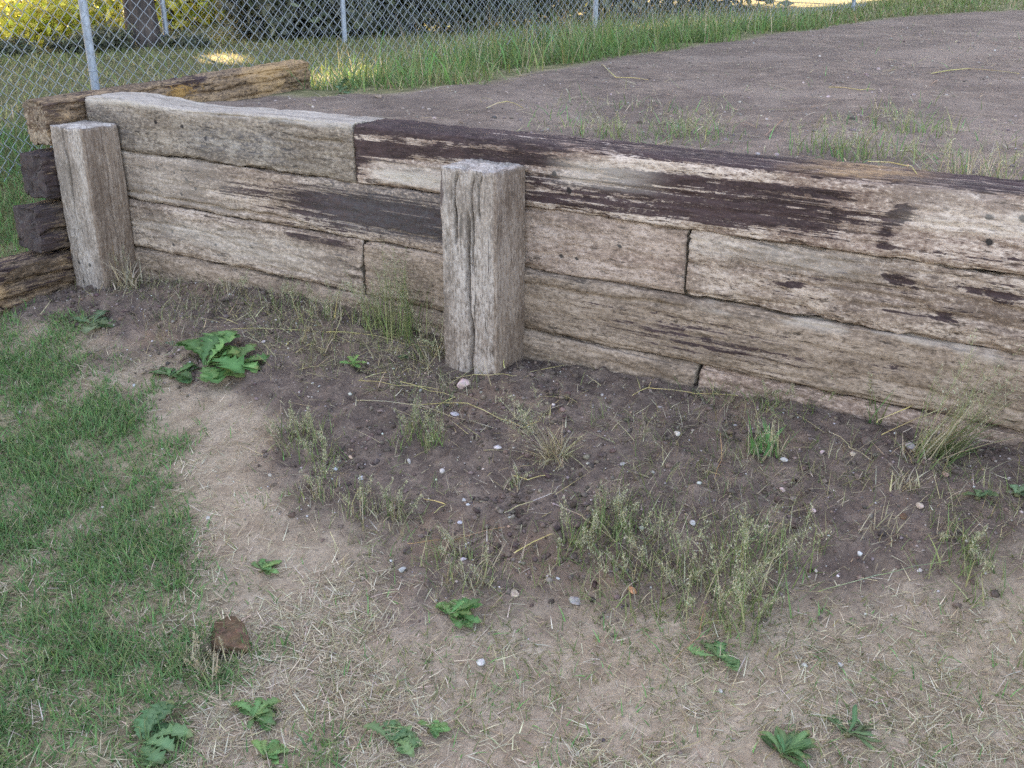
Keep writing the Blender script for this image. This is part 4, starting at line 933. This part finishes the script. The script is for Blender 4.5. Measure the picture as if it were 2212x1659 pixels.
# long bent stalks
def stalk(pts, label, col=(.50, .42, .20), r=.0014, lift=.008, name='straw_stalk'):
    P = []
    for q in pts:
        p = gpt(q[0], q[1]); p[2] += lift if len(q) < 3 else q[2]; P.append(p)
    P = np.array(P); o = P[0].copy(); P = P-o; rr = r*.75*np.linspace(1.1, .55, len(P))
    Q = [P[0]]; R_ = [rr[0]]
    for i in range(len(P)-1):
        for t in (.08, .5, .92, 1.0):
            q = P[i]*(1-t)+P[i+1]*t; q = q+np.array([0, 0, .004*math.sin(math.pi*t)])+(rng.normal(0, .0022, 3)*np.array([1, 1, .3]) if t < 1 else 0); Q.append(q); R_.append(rr[i])
    v, f = tubes([np.array(Q)], [np.array(R_)], 5)
    me = mesh_np(name, v, f, pal([col, tuple(x*.82 for x in col), (col[0]*.9, col[1]*.95, col[2]*1.35)], len(v)//5, .12).repeat(5, 0), smooth=True); me.materials.append(M_STRAW)
    return tag(add(name, me, loc=tuple(o)), label, 'straw', 'long dry stalks')
YL = (.56, .45, .19); TN = (.45, .37, .22); OR = (.40, .23, .11); GN = (.28, .32, .14)
stalk([(500, 720), (600, 714), (715, 722)], 'yellow stalk lying straight at the wall side of the soil, leftmost of the long ones', YL)
stalk([(705, 722), (800, 735), (870, 750), (965, 762)], 'yellow stalk leading towards the foot of the tall post', YL)
stalk([(835, 815), (775, 828), (860, 842), (950, 850)], 'yellow stalk folded into a sharp V left of the tall post', YL)
stalk([(770, 880), (900, 888), (980, 915), (1065, 935)], 'long pale stalk slanting across the soil below the tall post', TN)
stalk([(985, 822), (1065, 824), (1110, 822), (1220, 800)], 'yellow stalk lying along the front of the tall post’s foot', YL)
stalk([(1085, 782, .11), (1090, 815, .01)], 'short yellow straw leaning upright against the tall post', YL, .0018)
stalk([(865, 832), (930, 856), (985, 868), (940, 893)], 'stalk with a hooked end left below the tall post', YL)
stalk([(905, 890), (1010, 880), (1080, 915), (1130, 938), (1165, 915), (1172, 895)], 'long stalk with an upturned hook right of the soil’s middle', YL)
stalk([(1365, 864), (1400, 851), (1500, 858), (1595, 862)], 'forked yellow stalk lying near the cut bottom timber', YL)
stalk([(1400, 851), (1412, 825)], 'short twig branching up from the forked yellow stalk', YL, .001)
stalk([(1110, 1200), (1195, 1155)], 'short pale stalk in the lower soil', YL, .0018)
stalk([(915, 1080), (962, 1092), (938, 1118)], 'little yellow stalk bent like a tick mark', YL, .0016)
stalk([(1105, 1036), (1140, 1046), (1190, 1032)], 'bent yellow stalk under the uprooted bunch', YL, .0016)
stalk([(1555, 950), (1558, 1000), (1543, 1038)], 'reddish pine needle pair on the soil right of the middle', OR, .0013)
stalk([(880, 1172), (990, 1163), (1090, 1150)], 'orange-brown needle lying across the lower soil', OR, .0012)
stalk([(700, 770), (722, 735), (742, 690, .03)], 'stout yellow stubble leaning up by the small dandelion', YL, .002)
stalk([(640, 775), (672, 745)], 'stubble stalk between the two dandelions', YL, .0018)
stalk([(725, 700), (735, 665, .05)], 'thick upright straw stub close to the wall foot', YL, .0022)
stalk([(1090, 1120), (1150, 1090), (1195, 1070), (1215, 1050)], 'grey-tan stalk curving up beside the lower tufts', TN, .0016)
stalk([(1190, 1090), (1260, 1130), (1330, 1190), (1400, 1235)], 'long pale stalk running down through the soft green tufts', TN)
stalk([(1760, 1330), (1900, 1290), (2040, 1255)], 'thin green stem arching right from the bushy clump', GN, .0011, .05)
stalk([(1890, 940, .03), (2000, 905, .07), (2100, 880, .10), (2200, 872, .14)], 'pale stalk leaning over to the right in front of the wall', YL, .0017)
stalk([(1900, 965, .03), (2040, 925, .06), (2120, 905, .08)], 'second pale stalk leaning right below the first', YL, .0015)
stalk([(1790, 940), (1830, 985), (1880, 1010)], 'dull stalk on the soil left of the bent grass', TN, .0014)
stalk([(160, 545, .16), (215, 560, .13), (280, 577, .1), (300, 566, .1)], 'thin green stem bent across the leaning corner post', GN, .001)
stalk([(1300, 140), (1330, 167), (1400, 172)], 'bent straw on the bed near the tall fence grass', YL, .0028)
stalk([(1050, 242), (1095, 232), (1130, 243)], 'straw on the bed behind the dark end of the top timber', YL, .002)
stalk([(2010, 160), (2090, 155), (2200, 166)], 'pale straw far right on the bed', YL, .0028)
stalk([(1790, 190), (1860, 197), (1890, 192)], 'short straw in the middle of the bare bed', YL, .0025)
stalk([(1655, 290), (1690, 262)], 'brown twig on the bed between the weeds', OR, .002)
stalk([(1870, 385), (1960, 405), (2020, 432)], 'straw hanging over the edge of the top timber', YL, .0016, .05)
stalk([(1610, 1430), (1580, 1500)], 'straw standing in the star-shaped rosette', TN, .0013)
stalk([(1530, 1320), (1505, 1390), (1445, 1450)], 'curved rusty needle left above the star-shaped rosette', OR, .0011)

# single stones
def stone(px, py, r, label, col, flat=.7, cat='stone', name='stone', mat=None, sub=2, sink=.25, group='loose stones', seed=None, stretch=(1, 1)):
    p = gpt(px, py); s = int(px*7+py) if seed is None else seed
    V = ICO_V.copy(); F = ICO_F.copy()
    for _ in range(sub):
        nv = list(V); cache = {}; nf = []
        def mid(a, b):
            k_ = (min(a, b), max(a, b))
            if k_ not in cache:
                m_ = (V[a]+V[b])/2; cache[k_] = len(nv); nv.append(m_/np.linalg.norm(m_))
            return cache[k_]
        for a, b, c_ in F:
            ab, bc, ca = mid(a, b), mid(b, c_), mid(c_, a); nf += [(a, ab, ca), (b, bc, ab), (c_, ca, bc), (ab, bc, ca)]
        V = np.array(nv); F = np.array(nf)
    n_ = fbm(V[:, 0]*1.1+s, V[:, 1]*1.1, V[:, 2]*1.1, 4, s)-.5
    V = V*(1+.75*n_[:, None])
    # planar facets
    rs = np.random.default_rng(s)
    for _ in range(9):
        d = rs.normal(size=3); d /= np.linalg.norm(d); h_ = V@d; lim = rs.uniform(.45, .75); V = V-np.outer(np.maximum(0, h_-lim), d)*.85
    r = r*.88; V = V*np.array([stretch[0]*rs.uniform(.85, 1.3), stretch[1]*rs.uniform(.7, 1.1), flat])*r
    me = mesh_np(name, V, F, pal([col], len(V), .06), smooth=False); me.materials.append(mat or M_STONE)
    return tag(add(name, me, loc=(p[0], p[1], p[2]+r*flat*(1-2*sink)), rot=(rs.uniform(-.2, .2), rs.uniform(-.2, .2), rs.uniform(0, 6.28))), label, cat, group)
WHT = (.42, .40, .385); GRY = (.34, .30, .29); TAN = (.42, .33, .26); PNK = (.44, .32, .30)
stone(870, 1222, .0135, 'white lump of stone at the lower soil edge beside the bare dirt', WHT)
stone(846, 1206, .007, 'small white stone next to the white lump', WHT)
stone(782, 1046, .012, 'pale grey stone pair at the soil corner by the yellowish tufts', (.5, .49, .49))
stone(908, 850, .010, 'white shell-like stone left of the tall post’s foot', WHT)
stone(690, 838, .006, 'white chip right of the big dandelion', WHT)
stone(676, 832, .0055, 'white chip in the soil below the stubble', WHT)
stone(1462, 936, .012, 'rounded pale tan stone on bare soil below the wall joint', (.55, .49, .42))
stone(758, 997, .012, 'orange-tan flat stone on the left of the dug soil', (.42, .29, .21), .5)
stone(884, 1003, .012, 'grey angular stone in the middle of the dug soil', GRY)
stone(1040, 1435, .013, 'white crumpled stone in the straw near the bottom middle', WHT)
stone(1495, 1140, .010, 'white stone on the soil above the bushy clump', WHT)
stone(1856, 1205, .010, 'whitish stone on the soil’s lower right', (.55, .53, .53))
stone(1985, 1238, .009, 'pinkish white stone near the right end of the soil edge', (.55, .47, .46))
stone(1282, 795, .012, 'grey stone close to the wall foot right of the tall post', GRY)
stone(1012, 1096, .008, 'small pale stone, left of a pair in the lower soil', (.5, .48, .48))
stone(1002, 1080, .007, 'small white stone above the pale pair', WHT)
stone(993, 1128, .010, 'lavender-grey stone in the lower soil', (.42, .39, .42))
stone(1205, 1248, .0065, 'white chip at the bottom of the soil among green wisps', WHT)
stone(1245, 1290, .022, 'broad flat grey stone sunk in the lower soil edge', (.30, .26, .25), .35, sink=.35)
stone(1112, 1277, .015, 'flat tan stone at the bottom of the dug soil', TAN, .45)
stone(1366, 1276, .020, 'flat orange brick shard at the lower soil edge', (.48, .24, .13), .4, 'brick shard', 'brick_shard', stretch=(1.3, .7))
stone(1000, 842, .030, 'knobbly pinkish stone against the tall post’s left foot', PNK)
stone(1075, 968, .012, 'pale stone by the long hooked stalk', (.45, .40, .40))
stone(985, 905, .020, 'flat lavender stone below the knobbly one', (.36, .32, .34), .4)
stone(1965, 972, .018, 'grey stone half hidden in the bent grass', (.33, .29, .29))
stone(1690, 1003, .011, 'pale stone right beside the upright green tuft', (.48, .44, .42))
stone(1690, 1060, .012, 'pinkish tan stone on the right-hand soil', PNK)
stone(1705, 858, .009, 'pale stone at the wall foot below the cut bottom timber', (.45, .40, .36))
stone(1672, 845, .008, 'orange pebble touching the cut bottom timber', (.42, .25, .12))
stone(1840, 995, .009, 'tan stone among clods before the right-hand wall', TAN)
stone(1775, 985, .010, 'rosy stone left of the bent grass', PNK)
stone(1985, 1105, .012, 'tan stone on the far right soil', TAN)
stone(2040, 1035, .010, 'brown-red stone right of the bent grass', (.30, .18, .15))
stone(1655, 1140, .012, 'tan stone half sunk above the bushy clump', TAN, .5)
stone(1755, 1115, .011, 'pinkish pebble above the right-hand clump', PNK)
stone(452, 625, .007, 'white chip at the wall foot near the corner post', WHT)
stone(498, 646, .009, 'pale flake of stone at the wall foot', (.5, .5, .52), .5)
stone(570, 742, .010, 'pinkish white stone on the soil above the big dandelion', (.52, .44, .46))
stone(640, 700, .006, 'white chip among straw at the wall foot', WHT)
stone(410, 790, .007, 'white pebble left of the big dandelion', WHT)
stone(290, 830, .010, 'bluish grey pebble on the dirt by the lawn', (.36, .36, .37))
stone(725, 1022, .009, 'pale blue-grey stone on the rim of the soil', (.45, .46, .48))
stone(450, 1128, .007, 'white pebble on the bare dirt right of the lawn', WHT)
stone(1735, 1445, .007, 'white pebble on the dirt right of the star-shaped rosette', WHT)
stone(1815, 1440, .010, 'grey pebble on the dirt at lower right', (.40, .38, .38))
stone(1555, 1500, .006, 'tiny white pebble below the star-shaped rosette', WHT)
stone(1300, 860, .008, 'small grey pebble on open soil right of the tall post', GRY)
stone(1345, 1000, .009, 'dull pebble on the open soil right of the uprooted bunch', GRY)
for k, (px, py, r_, lab) in enumerate(((940, 768, .022, 'dark clod in the soil left of the tall post'), (1870, 965, .030, 'large cracked clod under the bent grass'), (1800, 960, .022, 'dark clod left of the large cracked one'),
        (1765, 925, .018, 'dark clod near the right-hand wall foot'), (1240, 1200, .020, 'round dark clod at the bottom of the soil'), (1265, 1215, .018, 'dark clod touching the round one'),
        (925, 1265, .020, 'dark clod at the tip of the soil below the white lump'), (1010, 1245, .018, 'dark clod in the lowest bulge of soil'), (760, 770, .020, 'brown clod behind the small dandelion'), (660, 760, .016, 'brown clod between the dandelions'),
        (1950, 1125, .022, 'rust-brown clod on the right-hand soil'), (880, 1180, .022, 'dark clod at the soil edge beside bare dirt'), (2150, 1290, .020, 'dark clod at the right edge below the soil'), (600, 690, .018, 'dark clod near the wall foot on the left'),
        (355, 660, .018, 'brown clod at the foot of the corner post'), (840, 1010, .018, 'dark clod by the grey angular stone'))):
    stone(px, py, r_*.8, lab, (.15, .09, .06) if k == 10 else (.115, .086, .073), .7, 'clod', 'soil_clod', M_CLOD, 2, .38, 'clods of dark soil')
stone(492, 1378, .092, 'brown earth lump half out of a hole at the lawn edge', (.125, .08, .052), .27, 'clod', 'earth_lump', M_CLOD, 3, .42, None, 5, (1.15, .9))
